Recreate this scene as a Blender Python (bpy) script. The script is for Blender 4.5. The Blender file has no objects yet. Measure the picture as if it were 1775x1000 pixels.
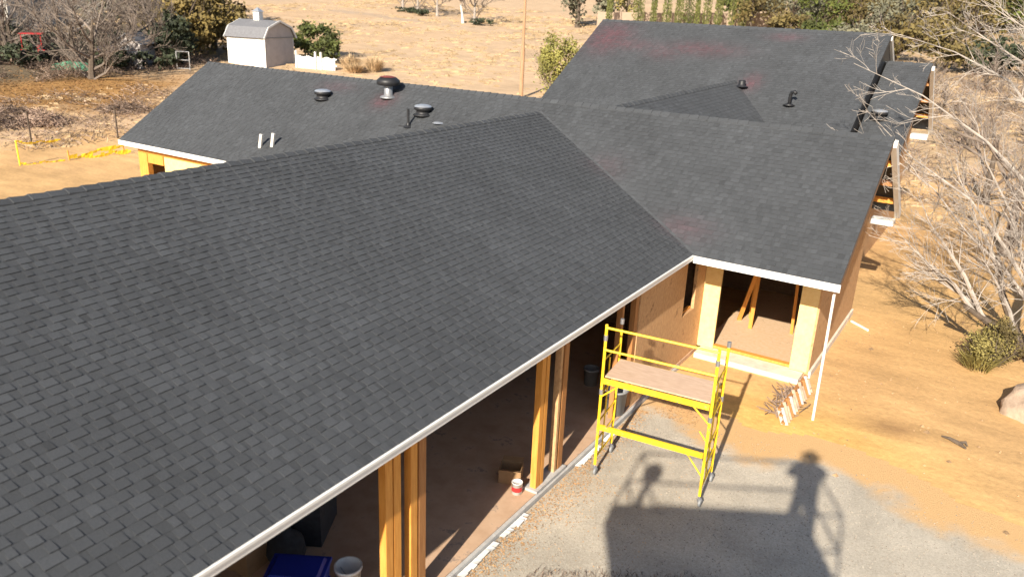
import bpy, math, random
import numpy as np
from mathutils import Vector, Matrix
rnd = random.Random(7)
sc = bpy.context.scene
C = bpy.data.collections.new("scene_objects"); sc.collection.children.link(C)

# ------------------------------------------------------------------ camera, sky, sun, exposure
cam_d = bpy.data.cameras.new("camera"); cam = bpy.data.objects.new("camera", cam_d); C.objects.link(cam)
R = ((0.84251496, -0.21282699, 0.49484666), (0.53709851, 0.26171557, -0.80189161), (0.04115511, 0.94138708, 0.33480834))
M = Matrix(((R[0][0], R[0][1], R[0][2], 0), (R[1][0], R[1][1], R[1][2], 0), (R[2][0], R[2][1], R[2][2], 7.4), (0, 0, 0, 1)))
cam.matrix_world = M
cam_d.sensor_fit = 'HORIZONTAL'; cam_d.sensor_width = 36; cam_d.lens = 36 * 1378.79 / 1775
cam_d.clip_start = 0.05; cam_d.clip_end = 3000
sc.camera = cam
cam_d.dof.use_dof = True; cam_d.dof.focus_distance = 17; cam_d.dof.aperture_fstop = 1.0
SUN = Vector((0.1289, -0.8696, 0.4766)).normalized()      # towards the sun
sun_d = bpy.data.lights.new("sun", 'SUN'); sun = bpy.data.objects.new("sun", sun_d); C.objects.link(sun)
sun_d.energy = 4.9; sun_d.angle = math.radians(0.55); sun_d.color = (1.0, 0.91, 0.77)
sun.rotation_euler = SUN.to_track_quat('Z', 'Y').to_euler(); sun.location = SUN * 80
world = bpy.data.worlds.new("World"); sc.world = world; world.use_nodes = True
wn = world.node_tree.nodes; wl = world.node_tree.links; wn.clear()
sky = wn.new('ShaderNodeTexSky'); sky.sky_type = 'NISHITA'; sky.sun_disc = False
sky.sun_elevation = math.asin(SUN.z); sky.sun_rotation = math.atan2(SUN.x, SUN.y)
bg = wn.new('ShaderNodeBackground'); bg.inputs['Strength'].default_value = 0.075
wo = wn.new('ShaderNodeOutputWorld'); wl.new(sky.outputs[0], bg.inputs[0]); wl.new(bg.outputs[0], wo.inputs[0])
vs = sc.view_settings; vs.view_transform = 'Standard'; vs.look = 'None'; vs.gamma = 1; vs.exposure = 1.06
vs.use_curve_mapping = False

# ------------------------------------------------------------------ materials
def mat(name, col, rough=0.8, var=0.25, scale=6, bump=0.0, bscale=40, metal=0.0, col2=None, spec=0.4, attr=None, stretch=None, detail=6):
    m = bpy.data.materials.new(name); m.use_nodes = True
    nt = m.node_tree; n = nt.nodes; l = nt.links
    b = n['Principled BSDF']; b.inputs['Roughness'].default_value = rough; b.inputs['Metallic'].default_value = metal
    b.inputs['Specular IOR Level'].default_value = spec
    tc = n.new('ShaderNodeTexCoord'); vec = tc.outputs['Object']
    if stretch:
        mp = n.new('ShaderNodeMapping'); mp.inputs['Scale'].default_value = stretch; l.new(vec, mp.inputs[0]); vec = mp.outputs[0]
    ns = n.new('ShaderNodeTexNoise'); ns.inputs['Scale'].default_value = scale; ns.inputs['Detail'].default_value = detail
    ns.inputs['Roughness'].default_value = 0.65; l.new(vec, ns.inputs['Vector'])
    rp = n.new('ShaderNodeValToRGB'); rp.color_ramp.elements[0].position = 0.3; rp.color_ramp.elements[1].position = 0.7
    c2 = col2 or tuple(min(1, c * (1 + var)) for c in col)
    c1 = col if col2 else tuple(c * (1 - var) for c in col)
    rp.color_ramp.elements[0].color = (*c1, 1); rp.color_ramp.elements[1].color = (*c2, 1)
    l.new(ns.outputs['Fac'], rp.inputs[0]); out = rp.outputs[0]
    if attr:
        at = n.new('ShaderNodeAttribute'); at.attribute_name = attr
        mx = n.new('ShaderNodeMix'); mx.data_type = 'RGBA'; mx.blend_type = 'MULTIPLY'; mx.inputs['Factor'].default_value = 1
        l.new(out, mx.inputs[6]); l.new(at.outputs['Color'], mx.inputs[7]); out = mx.outputs[2]
    l.new(out, b.inputs['Base Color'])
    if bump:
        nb = n.new('ShaderNodeTexNoise'); nb.inputs['Scale'].default_value = bscale; nb.inputs['Detail'].default_value = 5
        l.new(vec, nb.inputs['Vector'])
        bp = n.new('ShaderNodeBump'); bp.inputs['Strength'].default_value = bump; bp.inputs['Distance'].default_value = 0.02
        l.new(nb.outputs['Fac'], bp.inputs['Height']); l.new(bp.outputs[0], b.inputs['Normal'])
    return m

MT = {}
MT['shingle'] = mat('asphalt_shingle', (0.050, 0.0535, 0.059), 0.9, 0.28, 90, 0.5, 300, attr='tone', spec=0.5)
MT['roof_felt'] = mat('roof_felt', (0.03, 0.031, 0.033), 0.9, 0.2, 8)
MT['white'] = mat('white_paint', (0.74, 0.73, 0.70), 0.5, 0.05, 3)
MT['cream'] = mat('primed_board', (0.60, 0.56, 0.50), 0.6, 0.08, 3)
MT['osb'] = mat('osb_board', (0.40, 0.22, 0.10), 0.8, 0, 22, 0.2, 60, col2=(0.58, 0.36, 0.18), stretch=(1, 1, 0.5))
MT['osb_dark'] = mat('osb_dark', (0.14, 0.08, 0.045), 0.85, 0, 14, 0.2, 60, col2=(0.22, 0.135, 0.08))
MT['floor'] = mat('osb_floor', (0.56, 0.38, 0.22), 0.8, 0, 12, 0.15, 60, col2=(0.64, 0.46, 0.31))
MT['slab'] = mat('garage_slab', (0.42, 0.27, 0.17), 0.8, 0, 3, 0.15, 60, col2=(0.54, 0.37, 0.25))
MT['sheath'] = mat('yellow_sheathing', (0.72, 0.50, 0.20), 0.8, 0, 10, 0.1, 60, col2=(0.80, 0.60, 0.28))
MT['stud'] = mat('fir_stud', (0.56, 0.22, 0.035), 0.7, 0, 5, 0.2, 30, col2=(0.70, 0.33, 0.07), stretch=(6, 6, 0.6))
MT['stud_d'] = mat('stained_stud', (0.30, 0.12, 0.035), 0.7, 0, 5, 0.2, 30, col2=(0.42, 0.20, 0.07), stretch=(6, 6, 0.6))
MT['concrete'] = mat('concrete', (0.34, 0.33, 0.32), 0.85, 0, 7, 0.4, 50, col2=(0.48, 0.47, 0.45))
MT['pale_conc'] = mat('pale_concrete', (0.55, 0.47, 0.38), 0.85, 0, 5, 0.3, 40, col2=(0.70, 0.62, 0.52))
MT['yellow'] = mat('yellow_enamel', (0.80, 0.50, 0.015), 0.4, 0, 6, col2=(0.88, 0.59, 0.03), spec=0.5)
def wear(m, spot, scale, thr):
    nt = m.node_tree; n = nt.nodes; l = nt.links; b = n['Principled BSDF']; src = b.inputs['Base Color'].links[0].from_socket
    q = n.new('ShaderNodeTexNoise'); q.inputs['Scale'].default_value = scale; q.inputs['Detail'].default_value = 6; q.inputs['Roughness'].default_value = .75; tc = n.new('ShaderNodeTexCoord'); l.new(tc.outputs['Object'], q.inputs[0])
    rp = n.new('ShaderNodeValToRGB'); rp.color_ramp.elements[0].position = thr; rp.color_ramp.elements[1].position = thr + .05; l.new(q.outputs['Fac'], rp.inputs[0])
    mx = n.new('ShaderNodeMix'); mx.data_type = 'RGBA'; l.new(rp.outputs[0], mx.inputs['Factor']); l.new(src, mx.inputs[6]); mx.inputs[7].default_value = (*spot, 1); l.new(mx.outputs[2], b.inputs['Base Color'])
wear(MT['yellow'], (0.30, 0.20, 0.11), 9, .60); wear(MT['osb'], (0.27, 0.15, 0.07), 3.5, .60); wear(MT['floor'], (0.34, 0.22, 0.14), 4, .62); wear(MT['slab'], (0.30, 0.22, 0.17), 3, .60)
MT['ply'] = mat('scaffold_plywood', (0.46, 0.31, 0.21), 0.8, 0, 5, 0.2, 40, col2=(0.60, 0.43, 0.31), stretch=(1, 5, 1))
MT['grey_steel'] = mat('grey_steel', (0.30, 0.30, 0.31), 0.45, 0.2, 10, metal=0.6)
MT['galv'] = mat('galvanised', (0.66, 0.67, 0.68), 0.35, 0.15, 10, metal=0.75)
MT['black'] = mat('black_metal', (0.018, 0.018, 0.02), 0.5, 0.3, 10)
MT['redcap'] = mat('red_dusted_metal', (0.10, 0.02, 0.018), 0.7, 0, 9, col2=(0.26, 0.06, 0.05))
MT['grey_plastic'] = mat('grey_plastic', (0.22, 0.225, 0.23), 0.5, 0.1, 4)
MT['blue_plastic'] = mat('blue_plastic', (0.012, 0.03, 0.30), 0.4, 0.1, 3)
MT['white_plastic'] = mat('white_plastic', (0.70, 0.70, 0.68), 0.4, 0.05, 3)
MT['dark_cloth'] = mat('dark_cloth', (0.03, 0.033, 0.04), 0.9, 0.3, 12)
MT['skin'] = mat('skin', (0.50, 0.30, 0.21), 0.6, 0.08, 8)
MT['bark'] = mat('bark', (0.10, 0.075, 0.055), 0.9, 0.4, 12, 0.5, 30)
MT['twig'] = mat('pale_twig', (0.31, 0.27, 0.235), 0.85, 0.3, 4)
MT['twig_g'] = mat('grey_twig', (0.17, 0.135, 0.11), 0.85, 0.35, 3)
MT['wood_pole'] = mat('weathered_pole', (0.30, 0.16, 0.08), 0.85, 0, 3, col2=(0.42, 0.26, 0.16), stretch=(4, 4, .5))
MT['rock'] = mat('boulder_stone', (0.26, 0.19, 0.14), 0.9, 0, 3, 1.0, 9, col2=(0.46, 0.35, 0.26))
MT['tape'] = mat('yellow_tape', (0.85, 0.62, 0.04), 0.5, 0.08, 4)
MT['shed_roof'] = mat('grey_shed_shingle', (0.15, 0.15, 0.16), 0.85, 0.25, 9)
MT['mauve'] = mat('weathered_and_shaded_wall', (0.42, 0.38, 0.36), 0.8, 0.12, 2)
MT['red_paint'] = mat('red_paint', (0.40, 0.03, 0.03), 0.35, 0.1, 3)
MT['green_tarp'] = mat('green_tarp', (0.06, 0.20, 0.12), 0.6, 0.25, 3)
MT['blue_tarp'] = mat('blue_tarp', (0.05, 0.07, 0.50), 0.6, 0.2, 3)
MT['glass'] = mat('dark_glass', (0.02, 0.025, 0.03), 0.08, 0.1, 3)
MT['rubber'] = mat('rubber', (0.02, 0.02, 0.02), 0.8, 0.2, 6)
MT['scrap'] = mat('scrap_board', (0.40, 0.30, 0.22), 0.85, 0.3, 6)
MT['chips'] = mat('wood_chips', (0.34, 0.17, 0.07), 0.9, 0, 40, col2=(0.60, 0.38, 0.18), attr='tone')
def leafmat(name, a, b_):
    m = mat(name, a, 0.7, 0, 1.3, col2=b_, attr='tone', detail=8)
    return m
MT['leaf_olive'] = leafmat('leaf_olive', (0.075, 0.06, 0.02), (0.17, 0.125, 0.042))
MT['leaf_green'] = leafmat('leaf_green', (0.035, 0.05, 0.012), (0.10, 0.11, 0.02))
MT['leaf_dark'] = leafmat('leaf_dark', (0.018, 0.026, 0.014), (0.05, 0.06, 0.025))
MT['leaf_grey'] = leafmat('leaf_grey', (0.08, 0.08, 0.055), (0.17, 0.16, 0.10))
MT['leaf_cypress'] = leafmat('leaf_cypress', (0.07, 0.085, 0.02), (0.17, 0.17, 0.045))
MT['leaf_yellow'] = leafmat('leaf_yellow', (0.15, 0.12, 0.035), (0.30, 0.25, 0.075))
MT['leaf_shrub'] = leafmat('leaf_shrub', (0.13, 0.13, 0.03), (0.30, 0.27, 0.07))
MT['leaf_gold'] = leafmat('leaf_gold', (0.095, 0.072, 0.02), (0.22, 0.155, 0.045))
MT['tan_wall'] = mat('tan_wall', (0.40, 0.30, 0.22), .9, .1, 1)
MT['drygrass'] = mat('dry_grass', (0.40, 0.27, 0.15), 0.9, 0, 1, col2=(0.66, 0.48, 0.28), attr='tone')
MT['litter'] = mat('leaf_litter', (0.26, 0.12, 0.04), 0.9, 0, 3, col2=(0.46, 0.25, 0.09), attr='tone')
MT['brushwood'] = mat('brushwood', (0.15, 0.10, 0.075), 0.9, 0, 3, col2=(0.34, 0.25, 0.19), attr='tone')

# ------------------------------------------------------------------ helpers
class MB:
    def __init__(s): s.v = []; s.f = []; s.t = []; s.tone = 1.0
    def poly(s, idx): s.f.append(tuple(idx)); s.t.append(s.tone)
    def face(s, pts):
        i = len(s.v); s.v += [tuple(p) for p in pts]; s.poly(range(i, i + len(pts)))
    def box(s, a, b, rot=0, org=None):
        x0, y0, z0 = a; x1, y1, z1 = b
        P = [(x0, y0, z0), (x1, y0, z0), (x1, y1, z0), (x0, y1, z0), (x0, y0, z1), (x1, y0, z1), (x1, y1, z1), (x0, y1, z1)]
        if rot:
            ox, oy = org or ((x0 + x1) / 2, (y0 + y1) / 2); c, q = math.cos(rot), math.sin(rot)
            P = [(ox + (x - ox) * c - (y - oy) * q, oy + (x - ox) * q + (y - oy) * c, z) for x, y, z in P]
        s.hexa(P)
    def hexa(s, P):
        i = len(s.v); s.v += [tuple(p) for p in P]
        for q in ((3, 2, 1, 0), (4, 5, 6, 7), (0, 1, 5, 4), (1, 2, 6, 5), (2, 3, 7, 6), (3, 0, 4, 7)): s.poly([i + k for k in q])
    def beam(s, p, q, w, h, up=(0, 0, 1)):
        p, q = Vector(p), Vector(q); d = (q - p).normalized(); up = Vector(up)
        if abs(d.dot(up)) > .98: up = Vector((0, 1, 0))
        a = d.cross(up).normalized() * w / 2; b = a.cross(d).normalized() * h / 2
        s.hexa([p - a - b, p + a - b, q + a - b, q - a - b, p - a + b, p + a + b, q + a + b, q - a + b])
    def tube(s, pts, r, n=8, cap=True):
        pts = [Vector(p) for p in pts]
        if not hasattr(r, '__len__'): r = [r] * len(pts)
        i0 = len(s.v); ref = None
        for k, p in enumerate(pts):
            d = (pts[min(k + 1, len(pts) - 1)] - pts[max(k - 1, 0)])
            d = d.normalized() if d.length > 1e-9 else Vector((0, 0, 1))
            if ref is None: ref = d.orthogonal().normalized()
            ref = (ref - d * ref.dot(d)); ref = ref.normalized() if ref.length > 1e-6 else d.orthogonal().normalized()
            b = d.cross(ref)
            for j in range(n):
                a = 2 * math.pi * j / n
                s.v.append(tuple(p + (ref * math.cos(a) + b * math.sin(a)) * r[k]))
        for k in range(len(pts) - 1):
            for j in range(n):
                a = i0 + k * n + j; b2 = i0 + k * n + (j + 1) % n
                s.poly((a, b2, b2 + n, a + n))
        if cap and n > 3:
            s.poly([i0 + j for j in range(n)][::-1]); s.poly([i0 + (len(pts) - 1) * n + j for j in range(n)])
    def lathe(s, prof, c=(0, 0, 0), n=20, axis='z'):
        i0 = len(s.v)
        for r, z in prof:
            for j in range(n):
                a = 2 * math.pi * j / n
                p = (r * math.cos(a), r * math.sin(a), z)
                if axis == 'x': p = (p[2], p[0], p[1])
                if axis == 'y': p = (p[0], p[2], p[1])
                s.v.append((c[0] + p[0], c[1] + p[1], c[2] + p[2]))
        for k in range(len(prof) - 1):
            for j in range(n):
                a = i0 + k * n + j; b = i0 + k * n + (j + 1) % n
                s.poly((a, b, b + n, a + n))
    def build(s, name, m, parent=None, smooth=False, off=None):
        me = bpy.data.meshes.new(name); me.from_pydata(s.v, [], s.f); me.update()
        me.materials.append(m if not isinstance(m, str) else MT[m])
        ca = me.color_attributes.new('tone', 'FLOAT_COLOR', 'CORNER')
        arr = np.ones((len(me.loops), 4), dtype=np.float32)
        lt = np.zeros(len(me.polygons), dtype=np.int32); me.polygons.foreach_get('loop_total', lt)
        tt = np.array([(x, x, x) if not isinstance(x, tuple) else x for x in s.t], dtype=np.float32)
        if len(tt): arr[:, :3] = np.repeat(tt, lt, axis=0)
        ca.data.foreach_set('color', arr.ravel())
        if smooth: me.polygons.foreach_set('use_smooth', [True] * len(me.polygons))
        return link(me, name, parent)
def link(me, name, parent=None):
    o = bpy.data.objects.new(name, me); C.objects.link(o)
    if parent is not None:
        o.parent = parent
        if parent.parent is None: o.matrix_parent_inverse = parent.matrix_basis.inverted()
    return o
def tag(o, label, cat, group=None):
    o['label'] = label; o['category'] = cat
    if group: o['group'] = group
    return o
def empty(name, loc, label, cat, group=None):
    o = bpy.data.objects.new(name, None); C.objects.link(o); o.location = loc; o.empty_display_size = .3
    return tag(o, label, cat, group)
def structure(o): o['kind'] = 'structure'; return o
def stuff(o, label=None, cat=None):
    o['kind'] = 'stuff'
    if label: o['label'] = label; o['category'] = cat
    return o
def copy_tree(o, parent=None):
    c = o.copy(); C.objects.link(c)
    if parent is not None: c.parent = parent
    for ch in o.children: copy_tree(ch, c)
    return c
def localise(mbfunc):  # builds at origin
    return mbfunc

# ------------------------------------------------------------------ terrain
def hgt(x, y):
    d = np.hypot(x, y); t = d - 36
    return .078 * np.where(t <= 0, 0, np.where(t < 12, t * t / 24, t - 6))
def H(x, y): return float(hgt(np.float64(x), np.float64(y)))
def axis(lo, hi, step, far, g=1.09):
    a = list(np.arange(lo, hi + 1e-6, step)); s = step
    while a[-1] < far: s *= g; a.append(a[-1] + s)
    s = step
    while a[0] > -far: s *= g; a.insert(0, a[0] - s)
    return np.array(a)
from mathutils import noise as mnoise
def fbm(x, y, sc_, o=3): return mnoise.fractal(Vector((x / sc_, y / sc_, 3.3)), 1.0, 2.0, o)
def build_ground():
    xs = axis(-46, 8, .3, 1000); ys = axis(3, 52, .3, 1000)
    nx, ny = len(xs), len(ys)
    X, Y = np.meshgrid(xs, ys, indexing='ij'); Z = hgt(X, Y)
    col = np.ones((nx, ny, 3), np.float32)
    def blend(c, k, cc): k = np.clip(k, 0, 1)[..., None]; return c * (1 - k) + np.array(cc, np.float32) * k
    N1 = np.zeros((nx, ny)); N2 = np.zeros((nx, ny))
    for i in range(nx):
        for j in range(ny):
            x, y = xs[i], ys[j]
            N1[i, j] = fbm(x, y, 5); N2[i, j] = fbm(x + 40, y * 1.0, 1.2, 2)
    D = np.hypot(X, Y)
    base = np.zeros((nx, ny, 3), np.float32) + np.array((0.54, 0.335, 0.155), np.float32)
    c = base
    # deeper orange soil close to the house front and the right side
    k = np.exp(-(((X + 2.6) / 2.6) ** 2 + ((Y - 14.3) / 1.3) ** 2)) * 1.1; c = blend(c, k, (0.66, 0.40, 0.13))
    k = np.exp(-(((X - .5) / 1.0) ** 2 + ((Y - 13.1) / .5) ** 2)) ; c = blend(c, k * (.75 + N2), (0.64, 0.42, 0.14))
    k = np.exp(-(((X + .4) / 3.0) ** 2 + ((Y - 25) / 6) ** 2)) * .8; c = blend(c, k, (0.52, 0.32, 0.13))
    k = (np.exp(-(((X + 1.1) / .7) ** 2 + ((Y - 15.6) / .35) ** 2)) * 1.2); c = blend(c, k * (.5 + N2), (0.34, 0.20, 0.09))
    # orange graded dirt left
    k = ((Y - (17.2 + (X + 36) * -.0 + (X + 35) * .35)) < 0) & (X < -16); c = blend(c, np.where(k, .8, 0), (0.50, 0.31, 0.14))
    # grassland, beyond
    k = np.clip((D - 44) / 6 + N1 * .8, 0, 1); c = blend(c, k, (0.50, 0.355, 0.225))
    k = np.clip(N1 * 1.6, 0, 1) * np.clip((D - 42) / 10, 0, 1); c = blend(c, k * .55, (0.38, 0.25, 0.145))
    # leaf litter left
    k = np.exp(-(((X + 52) / 7) ** 2 + ((Y - 27.5) / 8) ** 2) * 1.2) * 1.5 * (.9 + N1); c = blend(c, k * (X < -40), (0.30, 0.165, 0.06))
    # much darker brown ground under the far left trees
    k = np.clip((-X - 53.2) / 2.5, 0, 1) * np.clip((50 - Y + (X + 55) * -.3) / 6, 0, 1); c = blend(c, k * .85, (0.10, 0.085, 0.06))
    # right: brush covered rough ground behind the trees
    k = np.clip((Y - 42) / 12, 0, 1) * np.clip((X + 14) / 5, 0, 1); c = blend(c, k * .6 * (.8 + N1), (0.34, 0.24, 0.13))
    # faint track across the far field
    yt = 80.5 + (X + 42.8) * -.08
    k = np.exp(-((Y - yt + N1 * 2) / 1.0) ** 2) * ((X < -35)); c = blend(c, k * .55, (0.33, 0.27, 0.22))
    c = c * (1 + .16 * N1[..., None] + .10 * N2[..., None])
    Z = Z + N2 * .012 * (D < 60) + N1 * .03 * np.clip((D - 22) / 20, 0, 1) + np.clip((D - 60) / 40, 0, 3) * N1 * .15
    # flat pad below house and drive
    flat = (X > -24) & (X < 2) & (Y < 15); Z = np.where(flat, Z * .5 - .004, Z)
    v = np.stack([X, Y, Z], -1).reshape(-1, 3)
    idx = np.arange(nx * ny).reshape(nx, ny)
    f = np.stack([idx[:-1, :-1], idx[1:, :-1], idx[1:, 1:], idx[:-1, 1:]], -1).reshape(-1, 4)
    me = bpy.data.meshes.new('ground'); me.from_pydata(v.tolist(), [], f.tolist())
    ca = me.color_attributes.new('tone', 'FLOAT_COLOR', 'POINT')
    cc = np.ones((nx * ny, 4), np.float32); cc[:, :3] = np.clip(c.reshape(-1, 3), 0, 1); ca.data.foreach_set('color', cc.ravel())
    me.polygons.foreach_set('use_smooth', [True] * len(me.polygons))
    m = bpy.data.materials.new('dry_earth'); m.use_nodes = True; nt = m.node_tree; n = nt.nodes; l = nt.links
    b = n['Principled BSDF']; b.inputs['Roughness'].default_value = .95; b.inputs['Specular IOR Level'].default_value = .15
    at = n.new('ShaderNodeAttribute'); at.attribute_name = 'tone'
    tc = n.new('ShaderNodeTexCoord')
    def noise(scale, det, st=None):
        q = n.new('ShaderNodeTexNoise'); q.inputs['Scale'].default_value = scale; q.inputs['Detail'].default_value = det; q.inputs['Roughness'].default_value = .7
        if st:
            mp = n.new('ShaderNodeMapping'); mp.inputs['Scale'].default_value = st; mp.inputs['Rotation'].default_value = (0, 0, math.radians(-32)); l.new(tc.outputs['Object'], mp.inputs[0]); l.new(mp.outputs[0], q.inputs[0])
        else: l.new(tc.outputs['Object'], q.inputs[0])
        return q
    a1 = noise(.55, 8, (1, 3.2, 1)); a2 = noise(9, 6)
    def mul(x, nz, lo, hi):
        mr = n.new('ShaderNodeMapRange'); mr.inputs[1].default_value = .35; mr.inputs[2].default_value = .65; mr.inputs[3].default_value = lo; mr.inputs[4].default_value = hi
        l.new(nz.outputs['Fac'], mr.inputs[0])
        mx = n.new('ShaderNodeMix'); mx.data_type = 'RGBA'; mx.blend_type = 'MULTIPLY'; mx.inputs['Factor'].default_value = 1
        l.new(x, mx.inputs[6]); l.new(mr.outputs[0], mx.inputs[7]); return mx.outputs[2]
    o1 = mul(at.outputs['Color'], a1, .84, 1.12); o2 = mul(o1, a2, .88, 1.10)
    l.new(o2, b.inputs['Base Color'])
    bp = n.new('ShaderNodeBump'); bp.inputs['Strength'].default_value = .4; bp.inputs['Distance'].default_value = .05
    nb = noise(5, 8); l.new(nb.outputs['Fac'], bp.inputs['Height']); l.new(bp.outputs[0], b.inputs['Normal'])
    me.materials.append(m)
    o = bpy.data.objects.new('ground', me); C.objects.link(o); structure(o); return o
ground = build_ground()

# gravel drive: its own sheet with an uneven edge
def build_gravel():
    pts = [(-5.18, -6), (-5.18, 6), (-5.17, 10), (-5.16, 12.3), (-5.15, 13.6), (-4.6, 13.55), (-4.0, 13.3), (-3.5, 13.02), (-2.9, 12.86), (-2.4, 13.1), (-1.9, 13.33), (-1.4, 13.4), (-1.0, 13.25), (-.5, 12.95), (.03, 12.66), (.7, 12.5), (1.41, 12.37), (2.4, 12.2), (4, 11.6), (6, 10), (7, 6), (7, -6)]
    out = []
    for k in range(len(pts)):
        a, b = Vector(pts[k]), Vector(pts[(k + 1) % len(pts)]); n_ = max(1, int((b - a).length / .12))
        for i in range(n_):
            p = a.lerp(b, i / n_)
            if p.x > -5.1: w = fbm(p.x * 1, p.y, .6, 3) * .10; p = p + Vector((w, w))
            out.append((p.x, p.y, .010))
    poly = [Vector((p[0], p[1])) for p in out]
    PX = np.array([p.x for p in poly]); PY = np.array([p.y for p in poly])
    def inside(x, y):
        c_ = False; j_ = len(pts) - 1
        for i_ in range(len(pts)):
            if (pts[i_][1] > y) != (pts[j_][1] > y) and x < (pts[j_][0] - pts[i_][0]) * (y - pts[i_][1]) / (pts[j_][1] - pts[i_][1]) + pts[i_][0]: c_ = not c_
            j_ = i_
        return c_
    xs = np.arange(-5.19, 7.01, .1); ys = np.arange(2, 14.6, .1); g = {}; mb = MB(); cols = []
    for a, x in enumerate(xs):
        for b_, y in enumerate(ys):
            d_ = float(np.min(np.hypot(PX - x, PY - y))) * (1 if inside(x, y) else -1)
            if x < -4.6 and y < 13.2: d_ = max(d_, .5)
            w_ = d_ / .42 + .35 + .75 * fbm(x * 1.0, y, .55, 4) + .25 * fbm(x, y, .12, 2)
            g[a, b_] = len(mb.v); mb.v.append((x, y, .012)); cols.append((min(1, max(0, w_)), d_))
    for a in range(len(xs) - 1):
        for b_ in range(len(ys) - 1):
            q = (g[a, b_], g[a + 1, b_], g[a + 1, b_ + 1], g[a, b_ + 1])
            if max(cols[k_][1] for k_ in q) > -.9: mb.poly(q)
    m = mat('gravel', (0.34, 0.30, 0.24), .95, 0, 34, .7, 60, col2=(0.52, 0.465, 0.385), spec=.2)
    nt = m.node_tree; n = nt.nodes; l = nt.links; b = n['Principled BSDF']
    big = n.new('ShaderNodeTexNoise'); big.inputs['Scale'].default_value = .9; big.inputs['Detail'].default_value = 5
    tc = n.new('ShaderNodeTexCoord'); l.new(tc.outputs['Object'], big.inputs[0])
    mr = n.new('ShaderNodeMapRange'); mr.inputs[1].default_value = .35; mr.inputs[2].default_value = .65; mr.inputs[3].default_value = .86; mr.inputs[4].default_value = 1.12
    l.new(big.outputs['Fac'], mr.inputs[0])
    mx = n.new('ShaderNodeMix'); mx.data_type = 'RGBA'; mx.blend_type = 'MULTIPLY'; mx.inputs['Factor'].default_value = 1
    src = b.inputs['Base Color'].links[0].from_socket; l.new(src, mx.inputs[6]); l.new(mr.outputs[0], mx.inputs[7]); l.new(mx.outputs[2], b.inputs['Base Color'])
    at = n.new('ShaderNodeAttribute'); at.attribute_name = 'mixw'; mx2 = n.new('ShaderNodeMix'); mx2.data_type = 'RGBA'
    l.new(at.outputs['Fac'], mx2.inputs['Factor']); mx2.inputs[6].default_value = (0.57, 0.36, 0.17, 1); l.new(mx.outputs[2], mx2.inputs[7]); l.new(mx2.outputs[2], b.inputs['Base Color'])
    o = mb.build('gravel_driveway', m); structure(o); me = o.data
    ca = me.color_attributes.new('mixw', 'FLOAT_COLOR', 'POINT'); arr = np.ones((len(me.vertices), 4), np.float32); arr[:, :3] = np.array([c_[0] for c_ in cols], np.float32)[:, None]; ca.data.foreach_set('color', arr.ravel())
    pb = MB(); r = random.Random(3)
    for i in range(12000):
        x = r.uniform(-5.1, 3.2); y = r.uniform(7, 13.6)
        lim = np.interp(x, [-5.1, -4, -2.9, -1.9, -1, 0, 1.4, 3.2], [13.6, 13.4, 13, 13.4, 13.3, 12.7, 12.4, 12])
        if y > lim + r.gauss(0, .45): continue
        s_ = r.uniform(.006, .02); pb.tone = r.uniform(.6, 1.15); a = r.random() * 3
        P = [(x + s_ * math.cos(a + k * 2.1), y + s_ * math.sin(a + k * 2.1), .008) for k in range(3)]; t = (x, y, .010 + s_ * .9)
        i0 = len(pb.v); pb.v += P + [t]
        for q in ((0, 1, 3), (1, 2, 3), (2, 0, 3)): pb.poly([i0 + w for w in q])
    pm = mat('pebbles', (0.30, 0.26, 0.21), .9, .3, 3, attr='tone')
    stuff(pb.build('loose_pebbles', pm), 'loose grey pebbles scattered over the gravel driveway', 'pebbles')
build_gravel()
def dirt_stones():
    m = MB(); r = random.Random(44)
    for i in range(800):
        x, y = r.uniform(-2.6, 5.5), r.uniform(12.8, 30)
        s_ = r.uniform(.008, .03) * (1 + (r.random() < .06) * 1.5); a = r.random() * 3; m.tone = r.uniform(.5, 1.3); z = .0
        P = [(x + s_ * math.cos(a + k * 1.57), y + s_ * math.sin(a + k * 1.57) * .8, z) for k in range(4)]; i0 = len(m.v); m.v += P + [(x + s_ * .2, y, s_ * .9)]
        for k in range(4): m.poly((i0 + k, i0 + (k + 1) % 4, i0 + 4))
    stuff(m.build('dirt_stones', mat('dirt_clods', (0.34, 0.22, 0.12), .95, .3, 4, attr='tone')), 'small stones and clods strewn over the orange dirt', 'stones')
dirt_stones()

# ------------------------------------------------------------------ the house
house = empty('house', (-5.35, 12, 0), 'long single storey house under construction with dark shingled roofs and open framing', 'house')
EX, EZ, ARX, ARZ = -5.02, 2.8, -10.66, 4.80
BY0, BYR, BZR = 15.05, 18.70, 5.08
SB = (BZR - EZ) / (BYR - BY0)

def clip(poly, a, b):
    """keep the part of poly to the left of a->b"""
    out = []
    def side(p): return (b[0] - a[0]) * (p[1] - a[1]) - (b[1] - a[1]) * (p[0] - a[0])
    for i in range(len(poly)):
        p, q = poly[i], poly[(i + 1) % len(poly)]; sp, sq = side(p), side(q)
        if sp >= 0: out.append(p)
        if (sp >= 0) != (sq >= 0):
            t = sp / (sp - sq); out.append((p[0] + (q[0] - p[0]) * t, p[1] + (q[1] - p[1]) * t))
    return out
def stain_amount(p):
    s = 0
    for (x, y, rx, ry, k) in STAINS:
        s = max(s, k * math.exp(-(((p.x - x) / rx) ** 2 + ((p.y - y) / ry) ** 2)))
    return s
STAINS = [(-14.2, 29.3, .9, .8, 1), (-13.6, 29.0, 1.6, .35, .6), (-10.3, 29.0, 1.3, .35, .7), (-11.6, 28.7, .7, .4, .5), (-7.6, 29.9, .6, .2, .6), (-7.9, 27.5, .3, .4, .8), (-15.75, 18.0, .35, .3, .9), (-5.5, 15.6, .6, .3, .4), (-8.0, 16.8, .5, .4, .25), (-17.9, 18.3, .7, .2, .35)]
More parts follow.
